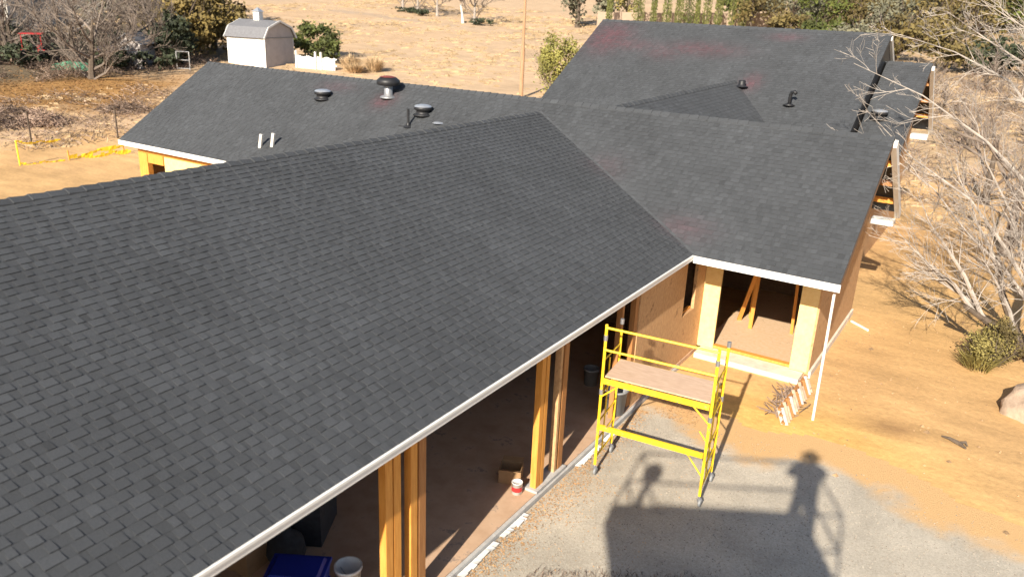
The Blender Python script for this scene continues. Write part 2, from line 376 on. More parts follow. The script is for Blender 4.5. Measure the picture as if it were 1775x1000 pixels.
def shingle_roof(name, org, u, v, polys, parent, thick=.03, seed=1, singles=0, exposure=.125, label=None, relief=.013):
    """org: point on the eave, u: unit along the eave, v: unit up the slope; polys: convex CCW polygons in (u,v) metres"""
    org, u, v = Vector(org), Vector(u).normalized(), Vector(v).normalized(); n = u.cross(v).normalized()
    if n.z < 0: n = -n
    P = lambda a, b, h=0: org + u * a + v * b + n * h
    mb = MB()
    for pl in polys:
        top = [P(a, b, -.004) for a, b in pl]; bot = [P(a, b, -thick - .004) for a, b in pl]
        mb.face(top); mb.face(bot[::-1])
        for i in range(len(pl)):
            j = (i + 1) % len(pl); mb.face([top[i], bot[i], bot[j], top[j]])
    roof = mb.build(name, 'roof_felt', parent)
    if label: roof['label'] = label
    r = random.Random(seed); st = MB(); cand = []
    camp = Vector((0, 0, 7.4))
    for pl in polys:
        u0, u1 = min(p[0] for p in pl), max(p[0] for p in pl); v0, v1 = min(p[1] for p in pl), max(p[1] for p in pl)
        for row in range(int(v0 / exposure), int(v1 / exposure) + 1):
            b0 = row * exposure; rr = random.Random(seed * 7919 + row)
            a = math.floor((u0 - 1) / 4) * 4 + rr.uniform(-.25, .0) - (row % 6) * .14
            raised = rr.random() < .5
            while a < u1:
                wd = rr.choice((.08, .11, .14, .18)) if raised else rr.choice((.06, .09, .13))
                a1 = a + wd
                q = [(a + .0008, b0), (a1 - .0008, b0), (a1 - .0008, b0 + exposure + .004), (a + .0008, b0 + exposure + .004)]
                full = True
                if a1 > u0 and b0 + exposure > v0:
                    for i in range(len(pl)):
                        q2 = clip(q, pl[i], pl[(i + 1) % len(pl)])
                        if len(q2) != 4 or q2 != q: full = False
                        q = q2
                        if len(q) < 3: break
                    if len(q) >= 3:
                        cx = sum(p[0] for p in q) / len(q); cy = sum(p[1] for p in q) / len(q); w = P(cx, cy)
                        h0 = (relief if raised else .005) + rr.uniform(-.001, .001)
                        tone = rr.gauss(1.0, .075) * (1.03 if raised else .93) * (1 + .16 * fbm(w.x, w.y, 1.6, 3) + .10 * fbm(w.x + 9, w.y, .35, 2))
                        s = stain_amount(w) * (.6 + .8 * rr.random())
                        tn = (tone * (1 + .75 * s) + .0 , tone * (1 - .12 * s), tone * (1 - .05 * s))
                        item = (q, b0, h0, tn, w)
                        if singles and full: cand.append(((w - camp).length, item))
                        else: emit(st, P, item, exposure)
                a = a1; raised = not raised
    cand.sort(key=lambda c: c[0])
    # the largest ones that stand inside the picture become parts of their own
    inv = M.inverted(); k = 0
    for d, item in cand:
        c = inv @ item[4]; px = 512 + c.x / -c.z * 795.4; py = 288 - c.y / -c.z * 795.4
        if k < singles and -5 < px < 1029 and -5 < py < 581 and c.z < 0:
            one = MB(); emit(one, P, item, exposure); one.build('shingle', 'shingle', roof); k += 1
        else: emit(st, P, item, exposure)
    stuff(st.build('shingle_field', 'shingle', roof))
    return roof
def emit(mb, P, item, ex):
    q, b0, h0, tn, w = item; mb.tone = tn
    top = [P(a, b, .002 + h0 * (1 - .8 * (b - b0) / ex)) for a, b in q]; bot = [P(a, b, -.002) for a, b in q]
    i = len(mb.v); m_ = len(q); mb.v += [tuple(p) for p in top + bot]; mb.poly(range(i, i + m_))
    for k in range(m_):
        j = (k + 1) % m_; mb.poly((i + k, i + k + m_, i + j + m_, i + j))
    mb.tone = 1.0
def ridge_caps(p, q, s1, s2, parent, step=.25, w=.125, seed=4):
    """bent caps along p->q; s1/s2 = down-slope unit vectors of the two sides"""
    p, q = Vector(p), Vector(q); L = (q - p).length; d = (q - p) / L; s1, s2 = Vector(s1).normalized(), Vector(s2).normalized()
    r = random.Random(seed); up = Vector((0, 0, 1)); k = 0; a = 0
    while a < L - .02:
        b = min(a + step + .02, L); A, B = p + d * a, p + d * b; ha, hb = .034 + r.uniform(0, .009), .020
        mb = MB(); t = r.gauss(1.0, .08); mb.tone = t
        ra, rb = A + up * ha, B + up * hb
        la, lb = A + s1 * w + up * (ha - .008), B + s1 * w + up * (hb - .008)
        xa, xb = A + s2 * w + up * (ha - .008), B + s2 * w + up * (hb - .008)
        dn = up * -.03
        vv = [ra, rb, la, lb, xa, xb, la + dn, lb + dn, xa + dn, xb + dn]
        i = len(mb.v); mb.v += [tuple(z) for z in vv]
        for f in ((0, 1, 3, 2), (0, 4, 5, 1), (2, 3, 7, 6), (4, 8, 9, 5), (0, 2, 6, 8, 4), (1, 5, 9, 7, 3)): mb.poly([i + z for z in f])
        mb.build('ridge_cap', 'shingle', parent); a += step; k += 1

# near wing (A): right slope
YN = -1.5
va = Vector((ARX - EX, 0, ARZ - EZ)); LA = va.length; va.normalize()
yend = BY0; yr = BY0 + (ARZ - EZ) / SB
roofA = shingle_roof('near_wing_roof', (EX, YN, EZ), (0, 1, 0), va, [[(0, 0), (yend - YN, 0), (yr - YN, LA), (0, LA)]], house, seed=11, singles=300, relief=.0135)
vb = Vector((0, BYR - BY0, BZR - EZ)); LB = vb.length; vb.normalize()
mb = MB(); lx = 2 * ARX - EX   # left slope of the near wing, seen only from elsewhere
a, b, c, d = Vector((ARX, YN, ARZ)), Vector((ARX, yr, ARZ)), Vector((lx, BY0, EZ)), Vector((lx, YN, EZ))
t = Vector((0, 0, -.034)); e0 = Vector((0, 0, -.004))
mb.hexa([a + t, b + t, c + t, d + t, a + e0, b + e0, c + e0, d + e0]); mb.build('near_wing_back_slope', 'shingle', house)
ridge_caps((ARX, YN, ARZ), (ARX, yr - .05, ARZ), -va, (va.x, 0, -va.z), roofA, step=.24, seed=5)
# cross wing (B)
BX0, BX1 = -24.45, -2.18
o = Vector((BX0, BY0, EZ)); tt = (yr - BY0) / (BYR - BY0) * LB
right = [(lambda x, v_: (x - BX0, v_))(x, v_) for x, v_ in ((EX, 0), (BX1, 0), (BX1, LB), (ARX, LB), (ARX, tt))]
left = [(x - BX0, v_) for x, v_ in ((BX0, 0), (lx, 0), (ARX, tt), (ARX, LB), (BX0, LB))]
roofB = shingle_roof('cross_wing_roof', o, (1, 0, 0), vb, [right, left], house, seed=23)
mb = MB()
BYB, BZB = 22.3, 2.82
def slab4(mb, P, th=.03):
    P = [Vector(p) for p in P]; n = (P[1] - P[0]).cross(P[3] - P[0]).normalized()
    if n.z < 0: n = -n
    mb.hexa([p - n * th for p in P] + P)
slab4(mb, [(BX0, BYR, BZR), (BX1, BYR, BZR), (BX1, BYB, BZB), (BX0, BYB, BZB)]); mb.build('cross_wing_back_slope', 'shingle', house)
ridge_caps((BX1, BYR, BZR), (BX0, BYR, BZR), -vb, (0, vb.y, -vb.z), roofB, step=.24, seed=9)
# main roof (C)
CX0, CX1, CYR, CZR, SC = -15.0, -4.25, 30.35, 7.0, .6
CY0 = 24.4; CZ0 = CZR - SC * (CYR - CY0)
vc = Vector((0, CYR - CY0, CZR - CZ0)); LC = vc.length; vc.normalize()
roofC = shingle_roof('main_roof', (CX0, CY0, CZ0), (1, 0, 0), vc, [[(0, 0), (CX1 - CX0, 0), (CX1 - CX0, LC), (0, LC)]], house, seed=31)
mb = MB(); slab4(mb, [(CX0, CYR, CZR), (CX1, CYR, CZR), (CX1, 36.3, CZ0), (CX0, 36.3, CZ0)]); mb.build('main_roof_back_slope', 'shingle', house)
ridge_caps((CX1, CYR, CZR), (CX0, CYR, CZR), -vc, (0, vc.y, -vc.z), roofC, step=.3, seed=12)
# connector (D)
dA, dB = Vector((-8.75, 18.78, 5.09)), Vector((-8.44, 27.55, 5.31)); dd = dB - dA
dl = dd.length; du = dd.normalized(); s = Vector((1, 0, -.6)); s = (s - du * s.dot(du)).normalized()
e = dA + s * 3.6
roofD = shingle_roof('connector_roof', e, du, -s, [[(0, 0), (dl, 0), (dl, 3.6), (0, 3.6)]][:1], house, seed=41, relief=.007)
mb = MB(); s2 = Vector((-s.x, s.y, s.z)); slab4(mb, [dA, dB, dB + s2 * 3.6, dA + s2 * 3.6]); mb.build('connector_back_slope', 'shingle', house)
ridge_caps(dA, dB, s, s2, roofD, step=.3, seed=14)
# lower end roof (E)
EX0, EX1, EYR, EZR = -4.6, -2.85, 30.35, 6.13
EY0 = 24.9; EZ0 = EZR - .6 * (EYR - EY0)
ve = Vector((0, EYR - EY0, EZR - EZ0)); LE = ve.length; ve.normalize()
roofE = shingle_roof('lower_end_roof', (EX0, EY0, EZ0), (1, 0, 0), ve, [[(.36, 0), (EX1 - EX0, 0), (EX1 - EX0, LE), (.36, LE)]], house, seed=51)
mb = MB(); slab4(mb, [(EX0, EYR, EZR), (EX1, EYR, EZR), (EX1, 34.5, 3.6), (EX0, 34.5, 3.6)]); mb.build('lower_end_back_slope', 'shingle', house)
ridge_caps((EX1, EYR, EZR), (-4.2, EYR, EZR), -ve, (0, ve.y, -ve.z), roofE, step=.3, seed=15)

mb = MB(); mb.tone = 1.25
for t_ in range(40):
    p, q = Vector((EX, BY0, EZ + .016)).lerp(Vector((ARX, yr, ARZ + .016)), t_ / 40), Vector((EX, BY0, EZ + .016)).lerp(Vector((ARX, yr, ARZ + .016)), (t_ + .96) / 40)
    mb.tone = 1.08 + .12 * math.sin(t_ * 2.1); n_ = Vector((-.03, -.05, .012)); mb.face([p, q, q + Vector((.045, .03, .018)), p + Vector((.045, .03, .018))])
mb.build('valley_seam', 'shingle', roofB)
# fascias, rakes, soffits
def part(name, m, fn, parent=house, label=None, smooth=False):
    mb = MB(); fn(mb); o = mb.build(name, m, parent, smooth)
    if label: o['label'] = label
    return o
part('eave_fascia', 'white', lambda m: m.box((EX - .012, YN, EZ - .105), (EX + .018, BY0 + .02, EZ - .03)))
part('drip_edge', 'white', lambda m: m.box((EX - .02, YN, EZ - .026), (EX + .034, BY0 - .03, EZ + .004)))
part('eave_fascia', 'white', lambda m: m.box((EX + .024, BY0 - .022, EZ - .155), (BX1 + .02, BY0 + .012, EZ - .012)))
part('eave_fascia', 'white', lambda m: m.box((BX0 - .02, BY0 - .022, EZ - .155), (lx - .05, BY0 + .012, EZ - .012)))
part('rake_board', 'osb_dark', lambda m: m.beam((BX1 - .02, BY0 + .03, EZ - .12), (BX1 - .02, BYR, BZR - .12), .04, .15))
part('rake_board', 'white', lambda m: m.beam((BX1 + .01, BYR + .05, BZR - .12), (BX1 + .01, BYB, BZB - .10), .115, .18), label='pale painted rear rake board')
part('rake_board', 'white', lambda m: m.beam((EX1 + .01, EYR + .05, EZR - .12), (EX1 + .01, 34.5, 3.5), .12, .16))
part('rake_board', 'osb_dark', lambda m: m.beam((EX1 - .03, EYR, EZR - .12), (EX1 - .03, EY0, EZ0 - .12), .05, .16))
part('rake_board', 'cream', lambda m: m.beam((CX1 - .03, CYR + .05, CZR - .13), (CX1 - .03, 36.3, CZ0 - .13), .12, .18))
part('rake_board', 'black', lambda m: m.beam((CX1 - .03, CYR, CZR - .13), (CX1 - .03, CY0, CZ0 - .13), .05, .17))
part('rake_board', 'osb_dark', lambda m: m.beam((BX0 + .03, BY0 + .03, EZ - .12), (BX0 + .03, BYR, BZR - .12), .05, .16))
part('soffit_return', 'white', lambda m: (m.box((-2.74, BYB - .42, BZB - .33), (-2.20, BYB - .02, BZB - .20))), label='white boxed return at the foot of the rear rake')
part('soffit_return', 'white', lambda m: (m.box((-3.45, 34.0, 3.25), (-2.87, 34.45, 3.42))))
for k in range(3):
    y = 19.5 + k * .95; z = BZR - SB * (y - BYR) - .14
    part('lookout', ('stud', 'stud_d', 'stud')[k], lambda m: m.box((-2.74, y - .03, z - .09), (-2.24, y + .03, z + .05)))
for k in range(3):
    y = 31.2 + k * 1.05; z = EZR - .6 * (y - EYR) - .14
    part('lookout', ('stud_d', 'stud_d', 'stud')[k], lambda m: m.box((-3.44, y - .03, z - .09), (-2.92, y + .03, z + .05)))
def prism_x(m, x0, x1, prof):
    A = [(x0, y, z) for y, z in prof]; B = [(x1, y, z) for y, z in prof]
    m.face(A[::-1]); m.face(B)
    for i in range(len(prof)):
        j = (i + 1) % len(prof); m.face([A[i], A[j], B[j], B[i]])
# gable end walls
part('gable_wall', 'osb', lambda m: prism_x(m, -2.85, -2.75, [(16.9, 0), (21.75, 0), (21.75, 3.05), (18.7, 4.93), (16.9, 3.85)]), label='bare board gable wall on the right side')
part('gable_wall', 'osb', lambda m: prism_x(m, -23.98, -23.88, [(15.5, 0), (21.9, 0), (21.9, 2.95), (18.7, 4.95), (15.5, 2.9)]))
part('gable_wall', 'black', lambda m: prism_x(m, -4.42, -4.30, [(24.9, 0), (35.8, 0), (35.8, 3.5), (30.35, 6.8), (24.9, 3.5)]), label='dark felted step wall above the lower roof')
part('gable_wall', 'osb', lambda m: prism_x(m, -3.56, -3.46, [(25.3, 0), (34.1, 0), (34.1, 3.65), (30.35, 5.9), (25.3, 2.85)]))
part('gable_wall', 'osb', lambda m: prism_x(m, -14.6, -14.5, [(24.9, 0), (35.8, 0), (35.8, 3.5), (30.35, 6.8), (24.9, 3.5)]))
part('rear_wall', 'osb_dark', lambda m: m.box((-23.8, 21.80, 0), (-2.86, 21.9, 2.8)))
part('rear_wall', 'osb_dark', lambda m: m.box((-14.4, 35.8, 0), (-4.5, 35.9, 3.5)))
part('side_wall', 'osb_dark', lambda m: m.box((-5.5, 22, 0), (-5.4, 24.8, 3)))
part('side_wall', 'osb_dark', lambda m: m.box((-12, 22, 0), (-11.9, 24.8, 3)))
# left end front wall with a corner post, a dark door opening and yellow sheathing
part('front_wall', 'sheath', lambda m: (m.box((-22.75, 15.44, 0), (-16.5, 15.54, 2.42))), label='yellow sheathed wall at the left end')
part('top_plate', 'stud', lambda m: m.box((-24.0, 15.38, 2.43), (-16.5, 15.56, 2.58)))
part('corner_post', 'stud', lambda m: m.box((-24.0, 15.38, 0), (-23.55, 15.56, 2.42)))
part('door_header', 'stud', lambda m: m.box((-23.54, 15.40, 2.12), (-22.76, 15.54, 2.42)))
# near wing right wall: slab, posts, boards
WX = -5.35
part('floor_slab', 'slab', lambda m: m.box((-16.0, YN, .0), (-5.26, 16.85, .10)), label='dusty brown garage floor slab')
part('foundation_edge', 'concrete', lambda m: m.box((-5.258, YN, 0), (-5.20, 15.6, .085)))
part('porch_step', 'pale_conc', lambda m: m.box((-5.18, 16.42, 0), (-2.85, 16.86, .12)), label='pale concrete step below the porch opening')
part('room_floor', 'floor', lambda m: m.box((-5.2, 16.93, .0), (-2.87, 21.78, .155)), label='sunlit board floor inside the doorway')
part('sill_plate', 'stud', lambda m: m.box((-4.9, 16.87, .156), (-3.16, 17.01, .215)), label='yellow sill plate across the doorway')
part('top_plate', 'osb_dark', lambda m: m.box((WX - .07, YN, 2.46), (WX + .07, 16.8, 2.60)))  # dark board colour puts the shade under the eave into the plate
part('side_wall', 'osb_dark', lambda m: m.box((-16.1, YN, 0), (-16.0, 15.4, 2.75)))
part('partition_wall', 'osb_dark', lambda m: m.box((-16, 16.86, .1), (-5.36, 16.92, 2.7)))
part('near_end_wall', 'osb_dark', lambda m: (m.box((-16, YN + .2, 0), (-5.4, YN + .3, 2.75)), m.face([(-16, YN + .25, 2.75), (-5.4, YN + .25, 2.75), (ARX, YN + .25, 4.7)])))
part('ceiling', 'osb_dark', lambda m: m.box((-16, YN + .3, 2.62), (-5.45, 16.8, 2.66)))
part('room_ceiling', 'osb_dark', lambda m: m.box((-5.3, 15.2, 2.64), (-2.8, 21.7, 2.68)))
for (y0, y1, mt_) in ((5.98, 6.12, 'stud'), (6.13, 6.27, 'stud'), (6.44, 6.58, 'stud'), (6.60, 6.75, 'stud_d'), (9.55, 9.68, 'stud'), (9.69, 9.80, 'stud'), (10.14, 10.22, 'osb'), (10.26, 10.42, 'stud_d'), (12.38, 12.48, 'stud_d'), (12.98, 13.14, 'stud_d'), (3.0, 3.14, 'stud'), (0.4, .54, 'stud')):
    part('wall_post', mt_, lambda m: m.box((WX - .05, y0 + .008, .145), (WX + .055, y1 - .008, 2.455)))
part('pony_wall', 'concrete', lambda m: m.box((-5.5, 9.5, .101), (-5.235, 10.46, .144)))
# board wall with the narrow window opening (separate sheets)
part('wall_panel', 'osb', lambda m: m.box((WX, 13.145, .101), (WX + .07, 14.34, 2.455)))
part('wall_panel', 'osb', lambda m: m.box((WX, 14.346, .101), (WX + .07, 15.60, 2.455)))
part('wall_panel', 'osb', lambda m: (m.box((WX, 15.606, .101), (WX + .07, 16.30, 1.20))), label='board below the narrow window opening')
part('wall_panel', 'osb', lambda m: m.box((WX, 16.306, .101), (WX + .07, 16.86, 2.455)))
part('window_sill', 'stud', lambda m: m.box((WX - .07, 15.61, 1.203), (WX - .002, 16.30, 1.24)))
part('wall_panel', 'sheath', lambda m: m.box((WX + .072, 16.87, .125), (-4.90, 16.925, 2.60)), label='bright board pier left of the doorway')
part('wall_panel', 'sheath', lambda m: m.box((-3.16, 16.87, .125), (-2.79, 16.925, 2.60)), label='bright board pier right of the doorway')
part('wall_base', 'pale_conc', lambda m: m.box((-2.752, 16.9, 0), (-2.70, 21.75, .16)))
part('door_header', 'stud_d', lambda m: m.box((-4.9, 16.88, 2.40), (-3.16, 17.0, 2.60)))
for (p, q, w_) in (((-4.95, 19.0, .16), (-4.25, 17.9, 2.6), .10), ((-4.55, 18.6, .16), (-4.45, 18.4, 2.6), .09), ((-4.75, 19.3, .16), (-4.72, 19.3, 2.6), .09), ((-3.62, 18.9, .16), (-3.62, 18.5, 2.6), .07)):
    part('wall_stud', 'stud', lambda m: m.beam(p, q, w_, .04))
# downspout
part('downspout', 'cream', lambda m: (m.beam((-2.24, 15.02, 2.60), (-2.20, 15.00, .0), .045, .055)), label='white downspout at the roof corner')

# roof fixtures (parts of the house)
def on_B(x, y): return EZ + SB * (y - BY0)
def dome_vent(x, y, z, parent=house):
    m = MB(); m.lathe([(.0, .0), (.28, .0), (.27, .03), (.19, .05), (.19, .14), (.25, .16), (.26, .24), (.22, .245)], (x, y, z + .02), 18)
    o = m.build('roof_vent', 'black', parent, True); c = MB(); c.lathe([(.255, .235), (.22, .275), (.12, .30), (0, .305)], (x, y, z + .02), 18); c.build('vent_cap', 'galv', o, True)
dome_vent(-18.0, 17.78, on_B(0, 17.7)); dome_vent(-14.07, 17.69, on_B(0, 17.6)); dome_vent(-3.81, 27.69, EZR - .6 * (EYR - 27.6))
def flue(x, y, z):
    m = MB(); m.lathe([(.0, 0), (.26, 0), (.24, .04), (.13, .08), (.125, .40)], (x, y, z), 18); o = m.build('flue_pipe', 'grey_steel', house, True)
    m = MB(); m.lathe([(.28, .36), (.34, .40), (.34, .50), (.24, .58), (.0, .60)], (x, y, z), 20); m.lathe([(.14, .37), (.28, .36)], (x, y, z), 20); m.build('flue_cap', 'black', o, True)
    m = MB(); m.lathe([(.235, .592), (.12, .622), (0, .63)], (x - .02, y, z), 16); m.build('rusty_lid', 'redcap', o, True)
flue(-15.72, 18.15, on_B(0, 18.1))
def elbow(x, y, z, h=.50):
    m = MB(); m.tube([(x, y, z - .05), (x, y, z + h)], .035, 10); m.lathe([(.0, .0), (.14, .0), (.06, .06), (.045, .12)], (x, y, z), 14); m.beam((x, y, z + .02), (x - .30, y - .02, z + .0), .07, .03)
    m.build('vent_pipe', 'black', house)
elbow(-14.2, 17.2, on_B(0, 17.15) + .01)
def gooseneck(x, y, z):
    m = MB(); m.tube([(x, y, z - .1), (x, y, z + .30), (x + .03, y - .02, z + .40), (x + .12, y - .05, z + .44), (x + .19, y - .08, z + .38)], .055, 10); m.lathe([(0, 0), (.2, 0), (.08, .06)], (x, y, z), 14); m.build('gooseneck_vent', 'black', house, True)
gooseneck(-6.35, 26.6, CZR - SC * (CYR - 26.6) + .01)
part('roof_jack', 'black', lambda m: (m.lathe([(0, .16), (.10, .15), (.12, .10), (.11, 0), (.22, -.06)], (-8.11, 27.15, 5.22), 14)), smooth=True)
part('flashing_disc', 'galv', lambda m: m.lathe([(0, .035), (.12, .03), (.17, .0)], (-13.35, 17.45, on_B(0, 17.42) + .02), 16))
for x, y in ((-18.52, 15.7), (-18.12, 15.80)):
    z = on_B(0, y); part('roof_stub', 'cream', lambda m: m.beam((x, y, z - .05), (x + .07, y + .03, z + .38), .10, .06))

# ------------------------------------------------------------------ rolling scaffold
scf = empty('scaffold', (-4.0, 11.2, 0), 'yellow rolling scaffold tower with a plywood deck on the gravel beside the garage', 'scaffold')
FL, FR = Vector((-4.83, 10.73, 0)), Vector((-3.05, 10.89, 0)); sv = Vector((-.09, .81, 0)); BL, BR = FL + sv, FR + sv
Zv = lambda p, z: Vector((p.x, p.y, z)); up = Vector((0, 0, 1))
def sp(name, m, fn, parent=scf): return part(name, m, fn, parent)
for p in (FL, FR, BL, BR):
    sp('post', 'yellow', lambda m: m.tube([Zv(p, .18), Zv(p, 2.72 if p in (FL, FR) else (2.34 if p is BL else 2.46))], .024, 10))
    def caster(m): m.tube([Zv(p, .20), Zv(p, .12)], .02, 8); m.beam(Zv(p, .125), Zv(p, .10) + Vector((.03, -.03, 0)), .07, .05); 
    c = sp('caster', 'grey_steel', caster)
    q = p + Vector((.03, -.03, 0)); w = MB(); w.lathe([(0, -.02), (.055, -.02), (.065, -.012), (.065, .012), (.055, .02), (0, .02)], (q.x, q.y, .076), 16, 'x'); w.build('wheel', 'grey_plastic', c, True)
for a, b in ((FL, BL), (FR, BR)):
    for z in (.32, .66, 1.0, 1.5, 2.1): sp('rung', 'yellow', lambda m: m.tube([Zv(a, z), Zv(b, z)], .015, 6))
    sp('ladder_stile', 'yellow', lambda m: m.tube([Zv(a.lerp(b, .38), .33), Zv(a.lerp(b, .38), 2.04)], .014, 6))
    sp('curved_brace', 'yellow', lambda m: m.tube([Zv(a.lerp(b, t_), 1.5 + .22 * math.sin(t_ * math.pi)) for t_ in (0, .15, .3, .5, .7, .85, 1)], .013, 6))
dirx = (FR - FL).normalized(); off = Vector((.01, -.03, 0))
for z in (2.30, 2.68): sp('guard_rail', 'yellow', lambda m: m.tube([Zv(FL + off, z), Zv(FR + off, z)], .019, 8))
for a, b, s_ in ((FL, FR, -1), (BL, BR, 1)):
    sp('side_beam', 'yellow', lambda m: m.beam(Zv(a, 1.755) + Vector((0, -.02 * -s_, 0)) + dirx * .03, Zv(b, 1.755) + Vector((0, .02 * s_, 0)) - dirx * .03, .035, .09))
    if s_ < 0: sp('lower_beam', 'yellow', lambda m: m.beam(Zv(a, .90) + dirx * .03, Zv(b, .90) - dirx * .03, .045, .085))
    sp('knee_brace', 'yellow', lambda m: m.tube([Zv(b, 1.45), Zv(b, 1.72) - dirx * .30], .013, 6)); sp('knee_brace', 'yellow', lambda m: m.tube([Zv(b, .52), Zv(b, .86) - dirx * .28], .013, 6))
    sp('knee_brace', 'yellow', lambda m: m.tube([Zv(a, 1.45), Zv(a, 1.72) + dirx * .30], .013, 6))
def deckf(m):
    P = [FL + sv * .03 + dirx * .035, FR + sv * .03 - dirx * .035, BR - sv * .03 - dirx * .035, BL - sv * .03 + dirx * .035]
    m.hexa([Zv(p, 1.805) for p in P] + [Zv(p, 1.825) for p in P])
sp('deck_board', 'ply', deckf)
for a in (FL, BL, FR, BR):
    for z in (2.45, 1.50): sp('lock_collar', 'grey_steel', lambda m: m.tube([Zv(a, z), Zv(a, z + .09)], .034, 8))

# ------------------------------------------------------------------ things on the ground and in the garage
def trash_can(x, y, z):
    m = MB(); m.lathe([(0, 0), (.17, 0), (.22, .48), (.245, .50), (.245, .53), (.225, .53), (.18, .04), (0, .04)], (x, y, z), 20)
    o = m.build('trash_can', 'grey_plastic', None, True)
    tag(o, 'grey round trash can standing against the garage wall behind the yellow scaffold', 'trash can')
    for s_ in (-1, 1): h = MB(); h.tube([(x - .05, y + s_ * .25, z + .42), (x - .05, y + s_ * .28, z + .40), (x + .05, y + s_ * .28, z + .40), (x + .05, y + s_ * .25, z + .42)], .012, 6); h.build('handle', 'black', o)
trash_can(-5.42, 12.73, .10)
def bucket(x, y, z, m_, label, r=.15, h=.37):
    m = MB(); m.lathe([(0, 0), (r * .86, 0), (r, h), (r * 1.08, h), (r * 1.08, h - .04), (r * 1.01, h - .05)], (x, y, z), 20); m.lathe([(r * .97, h), (r * .84, .02), (0, .02)], (x, y, z), 20)
    o = m.build('bucket', m_, None, True); tag(o, label, 'bucket')
    hb = MB(); hb.tube([(x + r * 1.06 * math.cos(a), y + .02, z + h * .9 - r * .9 * math.sin(a)) for a in [k * math.pi / 8 for k in range(9)]], .004, 5); hb.build('handle', 'grey_steel', o)
bucket(-6.36, 13.55, .10, 'grey_plastic', 'grey bucket on the dark garage floor behind the scaffold post')
bucket(-6.12, 6.18, .10, 'white_plastic', 'white plastic bucket beside the blue bin in the garage', .17, .40)
def blue_bin(x, y, z, rot, k):
    rt = empty('storage_bin', (x, y, z), 'dark blue plastic storage bin with a lid in the near garage bay', 'storage bin'); rt.rotation_euler.z = rot; rt.scale = (k, k, k)
    def P(nm, fn, mm='blue_plastic'): mb = MB(); fn(mb); o = mb.build(nm, mm); o.parent = rt; return o
    P('tub', lambda m: m.hexa([(-.40, -.28, 0), (.40, -.28, 0), (.40, .28, 0), (-.40, .28, 0), (-.46, -.33, .75), (.46, -.33, .75), (.46, .33, .75), (-.46, .33, .75)]))
    P('lid', lambda m: (m.hexa([(-.49, -.36, .752), (.49, -.36, .752), (.49, .36, .752), (-.49, .36, .752), (-.48, -.35, .80), (.48, -.35, .80), (.48, .35, .80), (-.48, .35, .80)]), m.hexa([(-.42, -.29, .801), (.42, -.29, .801), (.42, .29, .801), (-.42, .29, .801), (-.38, -.25, .85), (.38, -.25, .85), (.38, .25, .85), (-.38, .25, .85)])))
    for s_ in (-1, 1): P('handle', lambda m: m.box((s_ * .50 - .02, -.1, .55), (s_ * .50 + .02, .1, .62)))
blue_bin(-6.40, 5.58, .10, math.radians(30), .76)
def carton(x, y, z, rot, sx, sy, sz, m_, label, name='cardboard_box', cat='box', open_=True):
    rt = empty(name, (x, y, z), label, cat); rt.rotation_euler.z = rot
    bpy.context.view_layer.update()
    def P(fn, nm, mm): mb = MB(); fn(mb); o = mb.build(nm, mm); o.parent = rt; return o
    P(lambda m: (m.box((-sx, -sy, 0), (sx, -sy + .01, sz)), m.box((-sx, sy - .01, 0), (sx, sy, sz)), m.box((-sx, -sy + .012, 0), (-sx + .01, sy - .012, sz)), m.box((sx - .01, -sy + .012, 0), (sx, sy - .012, sz)), m.box((-sx + .012, -sy + .012, 0), (sx - .012, sy - .012, .01))), 'side_panels', m_)
    if not open_: P(lambda m: m.box((-sx - .01, -sy - .01, sz + .001), (sx + .01, sy + .01, sz + .03)), 'lid', m_)
    if open_:
        P(lambda m: m.beam((0, -sy, sz), (0, -sy - .10, sz + .04), sx * 1.9, .006), 'flap', m_); P(lambda m: m.beam((0, sy, sz), (0, sy + .10, sz + .02), sx * 1.9, .006), 'flap', m_)
MT['card'] = mat('cardboard', (0.30, 0.18, 0.09), .85, .15, 6)
carton(-5.80, 9.62, .10, .4, .18, .15, .26, 'card', 'open brown cardboard box on the slab beside the orange posts')
def paint_can(x, y, z, label):
    m = MB(); m.lathe([(0, 0), (.085, 0), (.085, .19), (.09, .19), (.09, .20), (.078, .20), (.075, .185), (0, .185)], (x, y, z), 16); o = m.build('paint_can', 'white_plastic', None, True); tag(o, label, 'paint can')
    b_ = MB(); b_.lathe([(.087, .05), (.087, .13)], (x, y, z), 16); b_.build('red_band', 'red_paint', o)
paint_can(-5.52, 9.36, .10, 'small white can with a red band in front of the cardboard box')
# odds and ends deep in the near bay
carton(-7.60, 6.75, .10, .5, .42, .40, .75, 'dark_cloth', 'large black crate deep in the near garage bay', 'storage_crate', 'crate', False)
carton(-7.75, 5.85, .10, .1, .35, .30, .5, 'card', 'brown carton deep in the near bay left of the black crate')
def sawhorse(x, y):
    rt = empty('sawhorse', (x, y, .10), 'wooden sawhorse standing in the shaded near garage bay', 'sawhorse')
    for (p, q, nm) in [((-.5, 0, .75), (.5, 0, .75), 'top_rail')] + [((sx * .42, sy * .25, 0), (sx * .38, sy * .03, .74), 'leg') for sx in (-1, 1) for sy in (-1, 1)]:
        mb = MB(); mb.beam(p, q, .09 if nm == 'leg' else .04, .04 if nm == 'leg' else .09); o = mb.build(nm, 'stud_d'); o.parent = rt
sawhorse(-8.35, 7.55)
def bag(x, y, label):
    m = MB(); m.lathe([(0, 0), (.22, .0), (.27, .12), (.24, .32), (.12, .42), (.06, .46), (.09, .52), (0, .5)], (x, y, .10), 14); tag(m.build('waste_bag', 'dark_cloth', None, True), label, 'bag')
bag(-7.25, 6.15, 'black waste bag on the floor behind the blue bin'); bag(-8.3, 6.5, 'black waste bag behind the large black crate')
